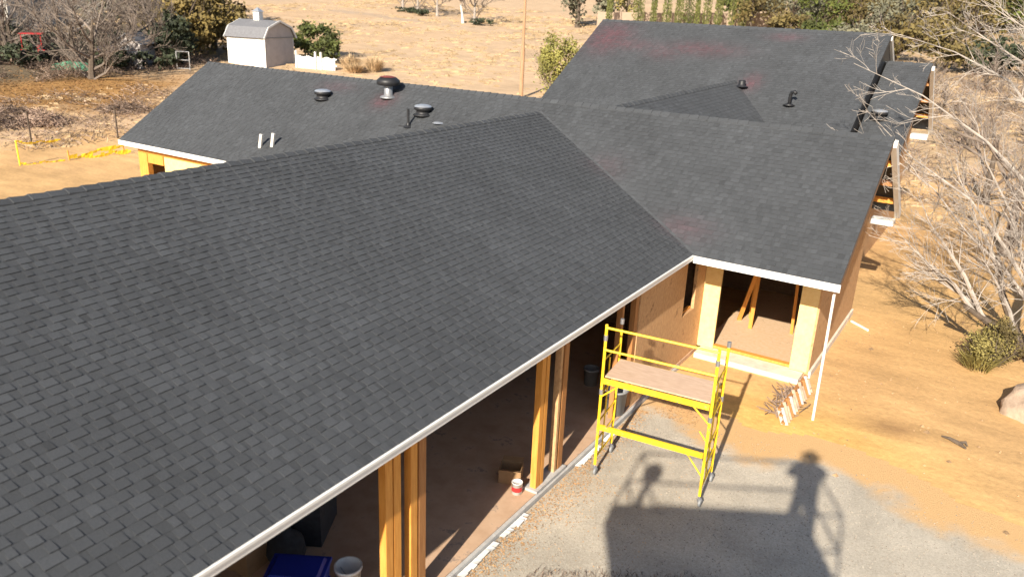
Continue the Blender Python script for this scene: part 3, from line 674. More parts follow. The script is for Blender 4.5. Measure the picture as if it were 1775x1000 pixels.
def ladder(x, y):
    rt = empty('step_ladder', (x, y, .10), 'folded step ladder leaning in the dark near garage bay', 'ladder')
    for dx in (-.22, .22): part('side_rail', 'stud_d', lambda m: m.beam((x + dx, y, .11), (x + dx * .8, y + .5, 2.0), .03, .07), rt)
    for k in range(5): t_ = .12 + k * .18; part('rung', 'galv', lambda m: m.beam((x - .2, y + .5 * t_, .11 + 1.89 * t_), (x + .2, y + .5 * t_, .11 + 1.89 * t_), .06, .025), rt)
ladder(-8.9, 8.1)
# pallet leaning on edge by the doorway
pal = empty('pallet', (-2.62, 15.2, 0), 'weathered wooden pallet standing on edge in front of the right doorway pier', 'pallet')
pd = Vector((.03, 1.0, 0)).normalized(); pb0 = Vector((-2.60, 14.35, .02)); lean = Vector((-.42, 0, 1)).normalized(); pn = Vector((1, 0, .42)).normalized()
for k in range(14):
    a = pb0 + pd * (.04 + k * .135) + pn * .05; part('slat', ('mauve', 'scrap', 'scrap', 'stud_d')[k % 4], lambda m: m.beam(a, a + lean * (.36 + .07 * math.sin(k * 2.3)) + pd * .03 * math.sin(k * 1.7), .018, .062, pn), pal)
for z in (.06, .22, .34): part('stringer', 'stud_d', lambda m: m.beam(pb0 + lean * z, pb0 + pd * 1.9 + lean * z, .07, .035), pal)
for k in range(9):
    a = pb0 - pn * .05 + pd * (.10 + k * .2); part('rear_slat', 'mauve', lambda m: m.beam(a, a + lean * .34, .018, .06, pn), pal)
# leaning wire roll and scrap beside the pallet
def scrap_pile():
    m = MB(); r = random.Random(5)
    for k in range(170):
        x, y = -2.82 + r.gauss(0, .12), 14.6 + r.uniform(0, 1.5); a = r.uniform(0, 6.3); L = r.uniform(.08, .3); m.tone = r.uniform(.5, 1.6)
        m.beam((x, y, .02 + r.random() * .05), (x + L * math.cos(a), y + L * math.sin(a), .03 + r.random() * .2), .015, .008)
    stuff(m.build('scrap_twigs', 'brushwood'), 'dry twigs and scraps caught along the standing pallet', 'debris')
scrap_pile()
part('white_pipe', 'white_plastic', lambda m: m.tube([(-2.62, 21.12, .03), (-2.15, 20.72, .03)], .03, 10), None)
tag(bpy.data.objects['white_pipe'], 'short white plastic pipe lying on the dirt by the right wall', 'pipe')
m_ = MB(); m_.tube([(.0, 15.82, .02), (.12, 15.75, .05), (.30, 15.68, .03), (.42, 15.55, .03)], [.018, .03, .045, .02], 7); m_.tube([(.28, 15.69, .03), (.40, 15.72, .07), (.44, 15.66, .03)], [.03, .03, .01], 6)
tag(m_.build('branch', 'bark'), 'short broken branch lying alone on the open dirt', 'branch')
# plastic flashing and paper scraps along the slab edge
for k, (y, L) in enumerate(((7.3, .9), (8.35, .7), (10.7, .5), (11.2, .35), (11.75, .4))):
    m = MB(); r = random.Random(k); n_ = 8
    for i in range(n_):
        y0, y1 = y + L * i / n_, y + L * (i + 1) / n_; w0 = .05 + .03 * r.random()
        m.face([(-5.19, y0, .03), (-5.19 + w0 + .04, y0, .025 + .03 * r.random()), (-5.19 + w0 + .04, y1, .03 + .03 * r.random()), (-5.19, y1, .035)])
    lab = ['long torn white plastic strip on the slab edge nearest the camera', 'white plastic strip by the slab edge before the orange posts', 'crumpled white sheet at the slab edge just past the orange posts', 'small white scrap at the slab edge beside the scaffold wheel', 'white scrap lying at the wall base behind the scaffold'][k]
    tag(m.build('plastic_scrap', 'white_plastic'), lab, 'plastic scrap', 'white scraps along the slab edge')
def chips():
    m = MB(); r = random.Random(17)
    def one(x, y, s_):
        a = r.random() * 6.3; m.tone = r.uniform(.5, 1.35); z = .014; dx, dy = math.cos(a) * s_, math.sin(a) * s_
        m.face([(x - dx, y - dy, z), (x + dy * .5, y - dx * .5, z + .012 * r.random()), (x + dx, y + dy, z + .015 * r.random()), (x - dy * .5, y + dx * .5, z + .004)])
    for i in range(5200):
        y = r.uniform(6.2, 13.3); w = .32 + .25 * max(0, fbm(1, y, .8)) + (.35 if 9.1 < y < 10.6 else 0)
        one(-5.17 + abs(r.gauss(0, 1)) * w * .55, y, r.uniform(.006, .022))
    for i in range(500): one(r.uniform(-5.1, -3.2), r.uniform(7.5, 12.5), r.uniform(.006, .015))
    for i in range(500): one(-4.9 + r.random() * .9, 13.3 + r.random() * .9, r.uniform(.01, .03))
    stuff(m.build('wood_chips', 'chips'), 'orange brown wood chips and dry leaves along the slab edge', 'wood chips')
chips()
def edge_weeds():
    m = MB(); r = random.Random(2)
    for i in range(900):
        x = r.uniform(-4.4, -2.2); y = 8.02 + (x + 4.2) * .62 + r.gauss(0, .10) - .02; s_ = r.uniform(.015, .05); a = r.random() * 6.3; m.tone = r.uniform(.3, 1)
        m.face([(x, y, .01), (x + s_ * math.cos(a) * .4, y + s_ * math.sin(a) * .4, .012), (x + s_ * math.cos(a), y + s_ * math.sin(a), .02 + r.random() * .08)])
    stuff(m.build('dry_weeds', 'brushwood'), 'dark dry weeds at the bottom edge of the driveway', 'weeds')
edge_weeds()
# boulder
def boulder():
    import bmesh
    bm = bmesh.new(); bmesh.ops.create_icosphere(bm, subdivisions=4, radius=1)
    for v in bm.verts:
        p = v.co.copy(); q = Vector((round(p.x * 1.3), round(p.y * 1.2), round(p.z * 1.4)))
        k = 1 + .30 * mnoise.noise(p * 1.1 + Vector((4, 1, 2))) + .10 * mnoise.noise(p * 4); v.co = Vector((p.x * 1.45, p.y * .85, p.z * .85)) * k
        if v.co.z > .55: v.co.z = .55 + (v.co.z - .55) * .3
    me = bpy.data.meshes.new('boulder'); bm.to_mesh(me); bm.free(); me.materials.append(MT['rock'])
    me.polygons.foreach_set('use_smooth', [True] * len(me.polygons))
    o = bpy.data.objects.new('boulder', me); C.objects.link(o); o.location = (2.15, 18.5, .12); o.rotation_euler = (.1, -.12, .55)
    tag(o, 'pale flat topped boulder on the dirt at the right edge', 'boulder')
boulder()

# ------------------------------------------------------------------ vegetation
def branch(mb, p, d, L, r0, depth, rr, up_=.12, droop=0, spread=.7, seg=4, kids=4, minr=.004):
    pts = [p]; rad = [r0]; cur = Vector(p); d = Vector(d).normalized()
    r1 = max(r0 * .35, minr)
    for k in range(seg):
        d = (d + Vector((rr.gauss(0, .16), rr.gauss(0, .16), rr.gauss(0, .12) + up_ - droop))).normalized()
        cur = cur + d * (L / seg); pts.append(cur.copy()); rad.append(r0 + (r1 - r0) * (k + 1) / seg)
    mb.tube(pts, rad, 6 if r0 > .03 else (4 if r0 > .012 else 3), cap=False)
    if depth > 0:
        for i in range(kids):
            t_ = .25 + .75 * (i + rr.random()) / kids; k = min(seg - 1, int(t_ * seg)); f = t_ * seg - k
            q = pts[k].lerp(pts[k + 1], min(f, 1)); base = (pts[k + 1] - pts[k]).normalized()
            ax = Vector((rr.gauss(0, 1), rr.gauss(0, 1), rr.gauss(0, 1))).normalized(); nd = (base + ax * spread).normalized()
            branch(mb, q, nd, L * rr.uniform(.42, .68), max(rad[k] * .5, minr), depth - 1, rr, up_, droop, spread, max(2, seg - 1), kids, minr)
def leaves(mb, c, rad, n, size, rr, squash=.35, tone=(.6, 1.35), clumps=0, shell=.0):
    c = Vector(c); cl = []
    for i in range(clumps):
        while True:
            q = Vector((rr.uniform(-1, 1), rr.uniform(-1, 1), rr.uniform(-.9, 1)))
            if .35 < q.length < 1: break
        cl.append((q * .82, rr.uniform(.22, .42), rr.uniform(*tone)))
    for i in range(n):
        if cl:
            q, cr, tn = rr.choice(cl); g = Vector((rr.gauss(0, 1), rr.gauss(0, 1), rr.gauss(0, 1))); q = q + g * cr * .42
        else:
            while True:
                q = Vector((rr.uniform(-1, 1), rr.uniform(-1, 1), rr.uniform(-1, 1)))
                if q.length < 1: break
            tn = rr.uniform(*tone)
        p = c + Vector((q.x * rad[0], q.y * rad[1], q.z * rad[2]))
        a = Vector((rr.gauss(0, 1), rr.gauss(0, 1), rr.gauss(0, 1))).normalized(); b = a.orthogonal().normalized(); s_ = size * rr.uniform(.6, 1.4)
        mb.tone = tn * rr.uniform(.8, 1.2)
        mb.face([p - a * s_, p + b * s_ * .6, p + a * s_, p - b * s_ * .6])
    mb.tone = 1
def trunk_mb(base, h, r0, rr, lean=(0, 0), n=7):
    m = MB(); pts = [Vector(base) + Vector((lean[0] * t_ ** 1.3 + rr.gauss(0, .03) * h * .1, lean[1] * t_ ** 1.3 + rr.gauss(0, .03) * h * .1, h * t_ - (.15 if t_ == 0 else 0))) for t_ in (0, .15, .35, .6, .8, 1)]
    m.tube(pts, [r0 * 1.35, r0, r0 * .85, r0 * .65, r0 * .45, r0 * .25], n, cap=False); return m, pts
def leafy_tree(x, y, h, rad, label, leafm='leaf_olive', seed=1, n=1500, size=.16, name='tree', group=None, clumps=26, low=.3, cat='tree', trunk_r=None, barkm='bark'):
    rr = random.Random(seed); z = H(x, y); rt = empty(name, (x, y, z), label, cat, group)
    tm, pts = trunk_mb((x, y, z), h * .7, trunk_r or h * .035, rr)
    for k in range(6):
        a = rr.random() * 6.3; branch(tm, pts[2 + k % 3], (math.cos(a), math.sin(a), .8), rad * .9, h * .014, 1, rr, kids=3, minr=.012)
    tm.build('trunk', barkm, rt)
    cm = MB(); cz = z + h * (low + 1) / 2; leaves(cm, (x, y, cz), (rad, rad, h * (1 - low) / 2), n, size, rr, clumps=clumps)
    cm.build('crown', leafm, rt); return rt
def bare_tree(x, y, h, label, seed=1, m_='twig_g', r0=None, spread=1.0, depth=3, limbs=7, name='bare_tree', group=None, kids=4, trunkm='bark', minr=.012, lowstart=1):
    rr = random.Random(seed); z = H(x, y); rt = empty(name, (x, y, z), label, 'tree', group)
    tm, pts = trunk_mb((x, y, z), h * .55, r0 or h * .03, rr, (rr.gauss(0, .2), rr.gauss(0, .2))); tm.build('trunk', trunkm, rt)
    bm_ = MB()
    for k in range(limbs):
        a = 6.283 * k / limbs + rr.uniform(-.4, .4); p = pts[lowstart + k % (5 - lowstart)]
        branch(bm_, p, (math.cos(a) * spread, math.sin(a) * spread, rr.uniform(.35, 1.1)), h * rr.uniform(.38, .55), (r0 or h * .03) * .45, depth, rr, kids=kids, minr=minr)
    bm_.build('branches', m_, rt); return rt
def bush(x, y, rad, h, label, leafm, seed, n=700, size=.08, name='bush', group=None, clumps=14, spiky=False):
    rr = random.Random(seed); z = H(x, y); rt = empty(name, (x, y, z), label, 'bush', group)
    st = MB()
    for k in range(9):
        a = rr.random() * 6.3; branch(st, Vector((x, y, z - .05)), (math.cos(a) * .6, math.sin(a) * .6, 1), h * .8, .02, 1, rr, kids=3)
    st.build('stems', 'bark', rt)
    cm = MB()
    if spiky:
        for i in range(n):
            a = rr.random() * 6.3; q = rr.random() ** .5 * rad; bx, by = x + math.cos(a) * q * .55, y + math.sin(a) * q * .55
            tip = Vector((x + math.cos(a) * q * 1.15 + rr.gauss(0, .06), y + math.sin(a) * q * 1.15 + rr.gauss(0, .06), z + h * rr.uniform(.45, 1.05) * (1 - .35 * q / rad)))
            b0 = Vector((bx, by, z + h * rr.uniform(0, .45))); s_ = size * rr.uniform(.5, 1.2); t_ = Vector((-math.sin(a + rr.gauss(0, 1)), math.cos(a), 0)) * s_
            cm.tone = rr.uniform(.5, 1.4); cm.face([b0 - t_, b0 + t_, tip])
    else: leaves(cm, (x, y, z + h * .52), (rad, rad, h * .5), n, size, rr, clumps=clumps)
    cm.build('foliage', leafm, rt); return rt

# big bare tree on the right: limbs placed one by one, twigs grown from them
def big_tree():
    rt = empty('bare_tree', (1.5, 21.2, 0), 'large pale grey leafless tree reaching over the dirt at the right edge', 'tree'); rr = random.Random(21)
    t1 = MB()
    base = Vector((1.45, 21.2, -.1)); fork = Vector((1.2, 21.1, 1.0)); f2 = Vector((1.75, 21.5, 2.6))
    t1.tube([base, (1.42, 21.2, .4), fork], [.26, .2, .17], 10); t1.tube([fork, (1.5, 21.3, 1.9), f2, (1.8, 21.6, 4.2), (1.6, 21.5, 5.6)], [.17, .14, .12, .08, .04], 9)
    t1.tube([(1.5, 21.25, 0), (1.0, 20.9, .45), (.3, 20.4, 1.0), (-.2, 20.1, 1.35)], [.15, .11, .08, .05], 8)
    t1.tube([(1.45, 21.25, 0), (.9, 21.6, .6), (.5, 21.8, 1.3), (.2, 22, 2.2)], [.14, .10, .08, .05], 8)
    t1.build('trunk', 'bark', rt)
    L = [((1.75, 21.5, 2.7), (-.6, 21.6, 4.9), (-3.75, 21.5, 6.41)), ((1.3, 21.1, 1.3), (-.6, 20.5, 3.7), (-3.06, 20, 5.49)), ((1.7, 21.6, 3.6), (-.4, 22.3, 6.2), (-3.04, 23, 7.11)),
         ((1.7, 21.6, 3.9), (.2, 21.9, 6.4), (-2.02, 22, 7.69)), ((1.8, 21.6, 4.2), (.5, 21.2, 6.9), (-1.31, 21, 7.93)), ((1.75, 21.4, 3.0), (.8, 21, 5.5), (-.5, 20.5, 7.5)),
         ((.2, 20.35, 1.1), (-.9, 20.1, 2.7), (-1.66, 20, 3.83)), ((.0, 20.3, 1.2), (-1.0, 20.4, 2.0), (-1.95, 20.5, 2.73)), ((.3, 20.4, 1.0), (-.4, 20.5, 1.5), (-1.16, 20.5, 1.85)),
         ((.4, 21.9, 1.6), (-.4, 22, 2.9), (-1.16, 22, 4.1)), ((1.2, 21.1, 1.1), (.2, 21.6, 3.4), (-.84, 22, 5.42)), ((1.2, 21.1, 1.0), (.8, 21, 2.7), (.13, 21, 4.4)),
         ((1.25, 21.1, 1.2), (-.5, 20.2, 3.0), (-2.47, 19.5, 4.7)), ((1.0, 20.9, .5), (.4, 20.4, 1.8), (-.19, 20, 2.95)), ((1.3, 21.1, .9), (.9, 21, 2.0), (.5, 20.8, 3.3)),
         ((1.8, 21.6, 4.0), (2.4, 21, 6), (2.2, 20.6, 8.2)), ((1.75, 21.5, 2.8), (2.7, 21.2, 4.6), (3.2, 21, 6.4)), ((1.7, 21.6, 4.6), (1.2, 21.2, 6.8), (.7, 20.8, 8.6)), ((1.75, 21.5, 3), (1.2, 20.4, 4.8), (.5, 19.6, 6.0))]
    bm_ = MB()
    for a, b, c in L:
        a, b, c = Vector(a), Vector(b), Vector(c); pts = [a, a.lerp(b, .5) + Vector((0, 0, .12)), b, b.lerp(c, .5) + Vector((rr.gauss(0, .1), 0, rr.gauss(0, .1))), c]
        bm_.tube(pts, [.058, .042, .028, .015, .006], 6, cap=False)
        for i in range(15):
            t_ = .12 + .88 * (i + rr.random()) / 15; k = min(3, int(t_ * 4)); q = pts[k].lerp(pts[k + 1], min(1, t_ * 4 - k)); base_ = (pts[k + 1] - pts[k]).normalized()
            ax = Vector((rr.gauss(0, 1), rr.gauss(0, 1), rr.gauss(0, .9))).normalized()
            branch(bm_, q, (base_ + ax * .8).normalized(), rr.uniform(.5, 1.25) * (1.1 - .4 * t_), .016 * (1.2 - t_ * .6), 2, rr, up_=.05, kids=4, seg=3, minr=.0034)
    bm_.build('branches', 'twig', rt)
big_tree()
bush(.55, 20.0, .62, 1.15, 'low yellow green shrub at the foot of the bare tree by the boulder', 'leaf_yellow', 5, n=2600, size=.028, clumps=26)
bush(.35, 19.8, .5, .8, 'dry grassy stems fringing the front of the yellow green shrub', 'leaf_yellow', 9, n=700, size=.010, spiky=True, name='grass_tuft')
bush(.75, 20.35, .55, 1.25, 'upright greenish shrub behind the low yellow green one', 'leaf_olive', 6, n=2600, size=.03, clumps=20)
bare_tree(3.2, 27.5, 8.5, 'tall pale leafless tree behind the large one at the right edge', 33, 'twig', spread=1.1, depth=3, limbs=7, kids=3, minr=.006, trunkm='twig_g')
bare_tree(.5, 31.5, 6.0, 'grey leafless tree standing alone beyond the lower roof end', 37, 'twig_g', spread=1.2, depth=3, limbs=7, kids=3, minr=.006, trunkm='twig_g', lowstart=0)
bare_tree(-.6, 40.0, 5.5, 'leafless scrub tree in the middle distance behind the lower roof', 41, 'twig_g', spread=1.3, depth=3, limbs=7, kids=3, minr=.009, lowstart=0)

# oaks and scrub along the slope behind, right
oaks = [(-31.0, 104, 7, 4.0, 'leaf_olive', 'broad olive oak just right of the cypress row'), (-26.5, 106, 6.5, 4.2, 'leaf_grey', 'grey green oak second right of the cypress row'), (-22, 104, 7, 4.4, 'leaf_green', 'dark green oak behind the middle of the main ridge'),
        (-17.5, 103, 6.5, 4.2, 'leaf_olive', 'olive oak behind the right half of the main ridge'), (-13.5, 99, 7, 4.3, 'leaf_grey', 'grey leaved oak above the right end of the main ridge'), (-9.5, 98, 8, 4.6, 'leaf_olive', 'tall olive oak above the main roof corner'),
        (-5.0, 97, 8, 4.8, 'leaf_olive', 'olive oak above the lower roof'), (0, 96, 8.5, 4.8, 'leaf_green', 'green oak behind the pale twigs top right'), (5, 94, 9, 5, 'leaf_olive', 'olive oak at the top right corner'), (9, 88, 9, 5, 'leaf_yellow', 'yellowing oak partly cut by the top right corner'),
        (-11.5, 88, 4.6, 3.2, 'leaf_olive', 'lower olive oak close behind the main roof corner'), (-6.8, 84, 4.8, 3.3, 'leaf_olive', 'low brown olive oak right of the main roof corner'), (-3.2, 83.5, 3.6, 2.6, 'leaf_dark', 'small dark oak shading the slope beyond the lower roof'), (2, 80, 5.5, 3.5, 'leaf_grey', 'grey oak on the slope behind the bare branches'), (6.5, 72, 6, 3.6, 'leaf_olive', 'olive oak on the slope at the right edge'),
        (-15.5, 88, 3.6, 2.8, 'leaf_grey', 'low grey oak peeping over the main ridge end'), (-20.0, 93, 3.5, 2.6, 'leaf_green', 'low dark oak peeping over the main ridge'), (-24.5, 97, 3.6, 2.6, 'leaf_olive', 'small olive oak peeping over the ridge middle')]
for i, (x, y, h, r_, lm, lab) in enumerate(oaks):
    leafy_tree(x, y, h, r_, lab, lm, 100 + i, n=1500, size=.19, name='oak_tree', group='oaks on the slope behind the house', low=.12)
ORD = 'first second third fourth fifth sixth seventh eighth ninth tenth eleventh twelfth thirteenth fourteenth fifteenth sixteenth seventeenth eighteenth nineteenth twentieth twenty-first twenty-second twenty-third twenty-fourth twenty-fifth twenty-sixth'.split()
for i in range(26):
    rr = random.Random(500 + i); x = -36 + i * 2.3 + rr.gauss(0, .8); y = 122 + rr.gauss(0, 4)
    leafy_tree(x, y, rr.uniform(6, 9), rr.uniform(3.6, 5), 'hazy oak in the far back row, %s from the left' % ORD[i], rr.choice(['leaf_olive', 'leaf_grey', 'leaf_olive', 'leaf_green']), 600 + i, n=700, size=.3, name='oak_tree', group='far oaks behind the nearer oak row', low=.05, clumps=18)
for i in range(10):
    rr = random.Random(800 + i); x, y = [(-2.2, 52), (1.2, 55), (-4.8, 62), (-.5, 66), (3.5, 60), (-7, 70), (-2.8, 74), (5.5, 50), (3.0, 46), (6.2, 64)][i]
    bare_tree(x, y, rr.uniform(2.4, 3.6), ['small leafless shrub tree on the slope right of the lower roof', 'second leafless shrub up the right slope', 'leafless shrub close behind the lower roof', 'leafless shrub mid slope under the dark oak', 'tangled leafless shrub mid slope to the right', 'leafless shrub below the oaks by the roof corner', 'leafless shrub below the small dark oak', 'leafless shrub low at the right edge', 'lowest leafless shrub behind the big bare tree', 'leafless shrub high at the right edge'][i], 820 + i, 'twig_g', spread=1.4, depth=2, limbs=9, kids=5, minr=.016, name='bare_shrub', group='leafless shrubs on the right slope', lowstart=0)
# cypresses
for i, (px_, w_, t_) in enumerate([(-41.6, .55, 1), (-40.2, .3, .8), (-39.0, .42, 1), (-37.9, .40, .9), (-37.0, .5, 1), (-36.2, .25, .7), (-35.3, .42, 1), (-34.2, .4, .9), (-32.9, .35, 1), (-31.9, .45, .9), (-44.2, .3, .8)]):
    rr = random.Random(300 + i); x = px_; y = 93.7 + (x + 41.5) * 1.0; z = H(x, y); h = 8.5 * t_ + 1
    lab = ['first and broadest cypress from the left in the row behind the main ridge', 'thin second cypress from the left', 'third cypress from the left in the row', 'fourth cypress from the left in the row', 'dark fifth cypress from the left in the row', 'very thin sixth cypress in the row', 'seventh cypress from the left in the row', 'eighth cypress from the left in the row', 'ninth cypress in the row, left of the last', 'last cypress at the right end of the row', 'spindly cypress standing apart left of the row'][i]
    rt = empty('cypress_tree', (x, y, z), lab, 'tree', 'cypress row behind the main roof')
    tm, _ = trunk_mb((x, y, z), h * .8, .09, rr); tm.build('trunk', 'bark', rt); cm = MB()
    for k in range(1300):
        u_ = rr.random(); a = rr.random() * 6.3; r_ = 1.35 * w_ * (min(1, u_ * 6) * (1 - u_) ** .45) * rr.random() ** .4 * 1.15; p = Vector((x + r_ * math.cos(a), y + r_ * math.sin(a), z + .2 + u_ * h)); s_ = .11
        cm.tone = rr.uniform(.6, 1.3); b = Vector((rr.gauss(0, .4), rr.gauss(0, .4), 1)).normalized(); c_ = b.orthogonal().normalized()
        cm.face([p - c_ * s_ * .5, p + c_ * s_ * .5, p + b * s_ * 2])
    cm.build('crown', 'leaf_cypress' if i not in (4,) else 'leaf_green', rt)
# pale wall behind the cypresses
wl_ = MB(); 
for i in range(14):
    x0 = -47.5 + i * 1.5; y0 = 96.5 + (x0 + 41.5) * 1.0; z0 = H(x0, y0)
wl_root = empty('far_wall', (-40, 98, H(-40, 98)), 'long pale boundary wall glimpsed between the cypresses', 'wall')
for i in range(9):
    x0 = -46.5 + i * 2.1; y0 = 97.5 + (x0 + 41.5); x1, y1 = x0 + 2.06, y0 + 2.06; z0 = H(x0, y0)
    mb = MB(); mb.beam((x0, y0, z0 + 1.15), (x1, y1, z0 + 1.15), .15, 2.3); mb.build('wall_panel', 'tan_wall', wl_root)
    mb = MB(); mb.box((x1 - .15, y1 - .15, z0), (x1 + .19, y1 + .19, z0 + 2.5)); mb.build('pillar', 'tan_wall', wl_root)
# trees left of the main roof
leafy_tree(-50.5, 95, 8.5, 2.6, 'grey green gum tree left of the main ridge, the leftmost of three', 'leaf_grey', 201, n=1300, size=.22, name='gum_tree', group='gum trees left of the main ridge', low=.02)
leafy_tree(-47.5, 96.5, 9, 2.6, 'grey green gum tree in the middle of three left of the main ridge', 'leaf_grey', 202, n=1300, size=.22, name='gum_tree', group='gum trees left of the main ridge', low=.05)
leafy_tree(-45.0, 98, 9, 2.2, 'sparse tan gum tree nearest the main ridge end', 'leaf_yellow', 203, n=500, size=.2, name='gum_tree', group='gum trees left of the main ridge', low=.05)
bush(-28.4, 50.8, 1.7, 4.8, 'tall yellow green shrub behind the ridge left of the main roof', 'leaf_shrub', 210, n=4200, size=.085, name='shrub', clumps=34)
for i, (x, y, h, lab) in enumerate([(-76, 91, 6.5, 'leftmost leafless tree far up the field'), (-73, 90.5, 6, 'second leafless tree from the left far up the field'), (-70, 91, 6, 'third leafless tree from the left far up the field'), (-61, 87, 6, 'lone leafless tree right of the far group')]):
    bare_tree(x, y, h, lab, 220 + i, 'twig_g', spread=1.1, depth=3, limbs=8, kids=4, minr=.022, group='leafless trees far up the field', trunkm='twig')
for i, (x, y, lab) in enumerate([(-71, 89, 'low dark scrub under the far leafless trees'), (-59.3, 86, 'low dark scrub right of the lone far tree'), (-74, 89.5, 'low dark scrub at the left end of the far trees')]):
    bush(x, y, 1.7, .9, lab, 'leaf_dark', 230 + i, n=400, size=.14, name='scrub')
m_ = MB(); z = H(-62.5, 86.6); m_.tube([(-62.5, 86.6, z - .1), (-62.6, 86.6, z + .8), (-62.9, 86.6, z + 2.2)], [.2, .14, .1], 8); tag(m_.build('tree_stump', 'cream'), 'pale broken stump beside the lone far tree', 'stump')
# utility pole
pole = empty('utility_pole', (-30.33, 49.23, H(-30.33, 49.23)), 'slender weathered utility pole rising from the field behind the ridge', 'pole')
z = H(-30.33, 49.23); part('pole_shaft', 'wood_pole', lambda m: m.tube([(-30.33, 49.23, z - .2), (-30.33, 49.23, z + 9)], [.12, .08], 10), pole)
part('crossarm', 'wood_pole', lambda m: m.beam((-31.2, 48.7, z + 8.3), (-29.4, 49.8, z + 8.3), .09, .11), pole)
for k in range(3): part('insulator', 'white_plastic', lambda m: m.lathe([(0, 0), (.04, 0), (.05, .06), (.03, .12), (0, .13)], (-31.1 + k * .8, 48.76 + k * .48, z + 8.36), 10), pole)
part('lower_sleeve', 'wood_pole', lambda m: m.tube([(-30.33, 49.23, z + .0), (-30.33, 49.23, z + 3.4)], .15, 10), pole)
# white shed
def shed():
    cx, cy = -51.7, 46.4; z = H(-52, 45); rt = empty('shed', (cx, cy, z), 'white gambrel roofed garden shed with a cupola on the field', 'shed'); rt.rotation_euler.z = 0
    A, B_, C_ = Vector((-54.3, 44.1)), Vector((-51.6, 44.75)), Vector((-49.3, 46.0))
    u = Vector((.76, .65, 0)).normalized()      # unused axis kept straight below
    ux = Vector((.93, .37, 0)).normalized(); vy = Vector((-.37, .93, 0)); w, d, h = 3.1, 3.3, 2.15
    return rt, z
def make_shed():
    z = H(-51.8, 45.2); rt = empty('shed', (-52.75, 45.55, z), 'white gambrel roofed garden shed with a cupola at the edge of the field', 'shed')
    rt.rotation_euler.z = math.radians(11)
    bpy.context.view_layer.update()
    def P(nm, mm, fn, par=None, label=None):
        mb = MB(); fn(mb); o = mb.build(nm, mm); o.parent = par or rt
        if label: o['label'] = label
        return o
    a, b, h = 1.75, 1.85, 2.15   # half length (x, along the eave), half depth (y), wall height
    P('front_wall', 'white', lambda m: m.box((-a, -b, -.5), (a, -b + .08, h)), label='sunlit white long wall')
    P('rear_wall', 'white', lambda m: m.box((-a, b - .08, -.5), (a, b, h)))
    prof = [(-b - .22, h - .08), (-b * .80, h + .72), (0, h + 1.22), (b * .80, h + .72), (b + .22, h - .08)]
    for sx in (-1, 1):  # end walls and gables get a greyer colour that carries their shade
        P('end_wall', 'mauve', lambda m: prism_x(m, sx * (a + .001) - .04 * (1 if sx > 0 else -1) - .04, sx * (a + .001) - .04 * (1 if sx > 0 else -1) + .04, [(-b + .09, -.5), (b - .09, -.5), (b - .09, h), (-b + .09, h)]), label='white shed end wall with its shade painted in grey')
        P('gable', 'mauve', lambda m: prism_x(m, sx * a - .03, sx * a + .03, [(-b, h + .02)] + [(y * .96, z_ - .06) for y, z_ in prof[1:-1]] + [(b, h + .02)]))
        P('trim_band', 'grey_plastic', lambda m: m.box((sx * a - .05, -b, h - .06), (sx * a + .05, b, h + .015)))
        def rim(m):
            for k in range(len(prof) - 1): m.beam((sx * (a + .17), *prof[k]), (sx * (a + .17), *prof[k + 1]), .05, .14)
        P('rake_trim', 'white', rim)
    def roof(m):
        for k in range(len(prof) - 1):
            p, q = prof[k], prof[k + 1]; slab4(m, [(-a - .14, p[0], p[1] + .04), (a + .14, p[0], p[1] + .04), (a + .14, q[0], q[1] + .04), (-a - .14, q[0], q[1] + .04)], .05)
    r_ = P('roof', 'shed_roof', roof)
    P('cupola', 'white', lambda m: m.box((-.42, -.26, h + 1.2), (.12, .26, h + 1.85)), r_); P('cupola_roof', 'galv', lambda m: (m.face([(-.5, -.34, h + 1.86), (.2, -.34, h + 1.86), (-.15, 0, h + 2.2)]), m.face([(.2, -.34, h + 1.86), (.2, .34, h + 1.86), (-.15, 0, h + 2.2)]), m.face([(.2, .34, h + 1.86), (-.5, .34, h + 1.86), (-.15, 0, h + 2.2)]), m.face([(-.5, .34, h + 1.86), (-.5, -.34, h + 1.86), (-.15, 0, h + 2.2)])), r_)
    P('corner_board', 'white', lambda m: m.box((a - .1, -b - .03, -.5), (a + .06, -b - .002, h - .07)))
    P('corner_board', 'white', lambda m: m.box((-a - .06, -b - .03, -.5), (-a + .1, -b - .002, h - .07)))
    d_ = P('door', 'white', lambda m: m.box((-1.0, -b - .035, 0), (.9, -b - .004, h - .28)), label='wide white door of the shed'); P('door_frame', 'grey_plastic', lambda m: m.box((-1.05, -b - .045, h - .27), (.95, -b - .004, h - .21)), d_)
make_shed()
bush(-52.2, 51.0, 2.2, 2.9, 'round dark green bush right of the white shed', 'leaf_green', 240, n=2600, size=.14, clumps=30)
bush(-49.6, 49.8, 1.3, 2.1, 'smaller green bush beside the round one by the white fence', 'leaf_green', 241, n=1300, size=.13, clumps=18)
# white picket fence
fz = H(-48.8, 46.4); fen = empty('picket_fence', (-48.8, 46.5, fz), 'short run of white board fence between the shed and the dry shrubs', 'fence')
fa, fb = Vector((-49.55, 46.2, fz)), Vector((-46.6, 47.6, fz)); fd = (fb - fa).normalized()
for k in range(22):
    p = fa + fd * (k * .148); zz = H(p.x, p.y); part('picket', 'white', lambda m: m.beam((p.x, p.y, zz - .4), (p.x, p.y, zz + .95 + .05 * math.sin(k * 1.2)), .12, .02, (fd.y, -fd.x, 0)), fen)
for z in (.3, .8): part('rail', 'white', lambda m: m.beam(fa + Vector((.02, .05, z)), fb + Vector((.02, .05, z)), .04, .09), fen)
for k in (0, .48, .62): p = fa.lerp(fb, k + .02); part('fence_post', 'white', lambda m: m.box((p.x - .06, p.y - .14, H(p.x, p.y) - .5), (p.x + .06, p.y - .02, H(p.x, p.y) + 1.35)), fen)
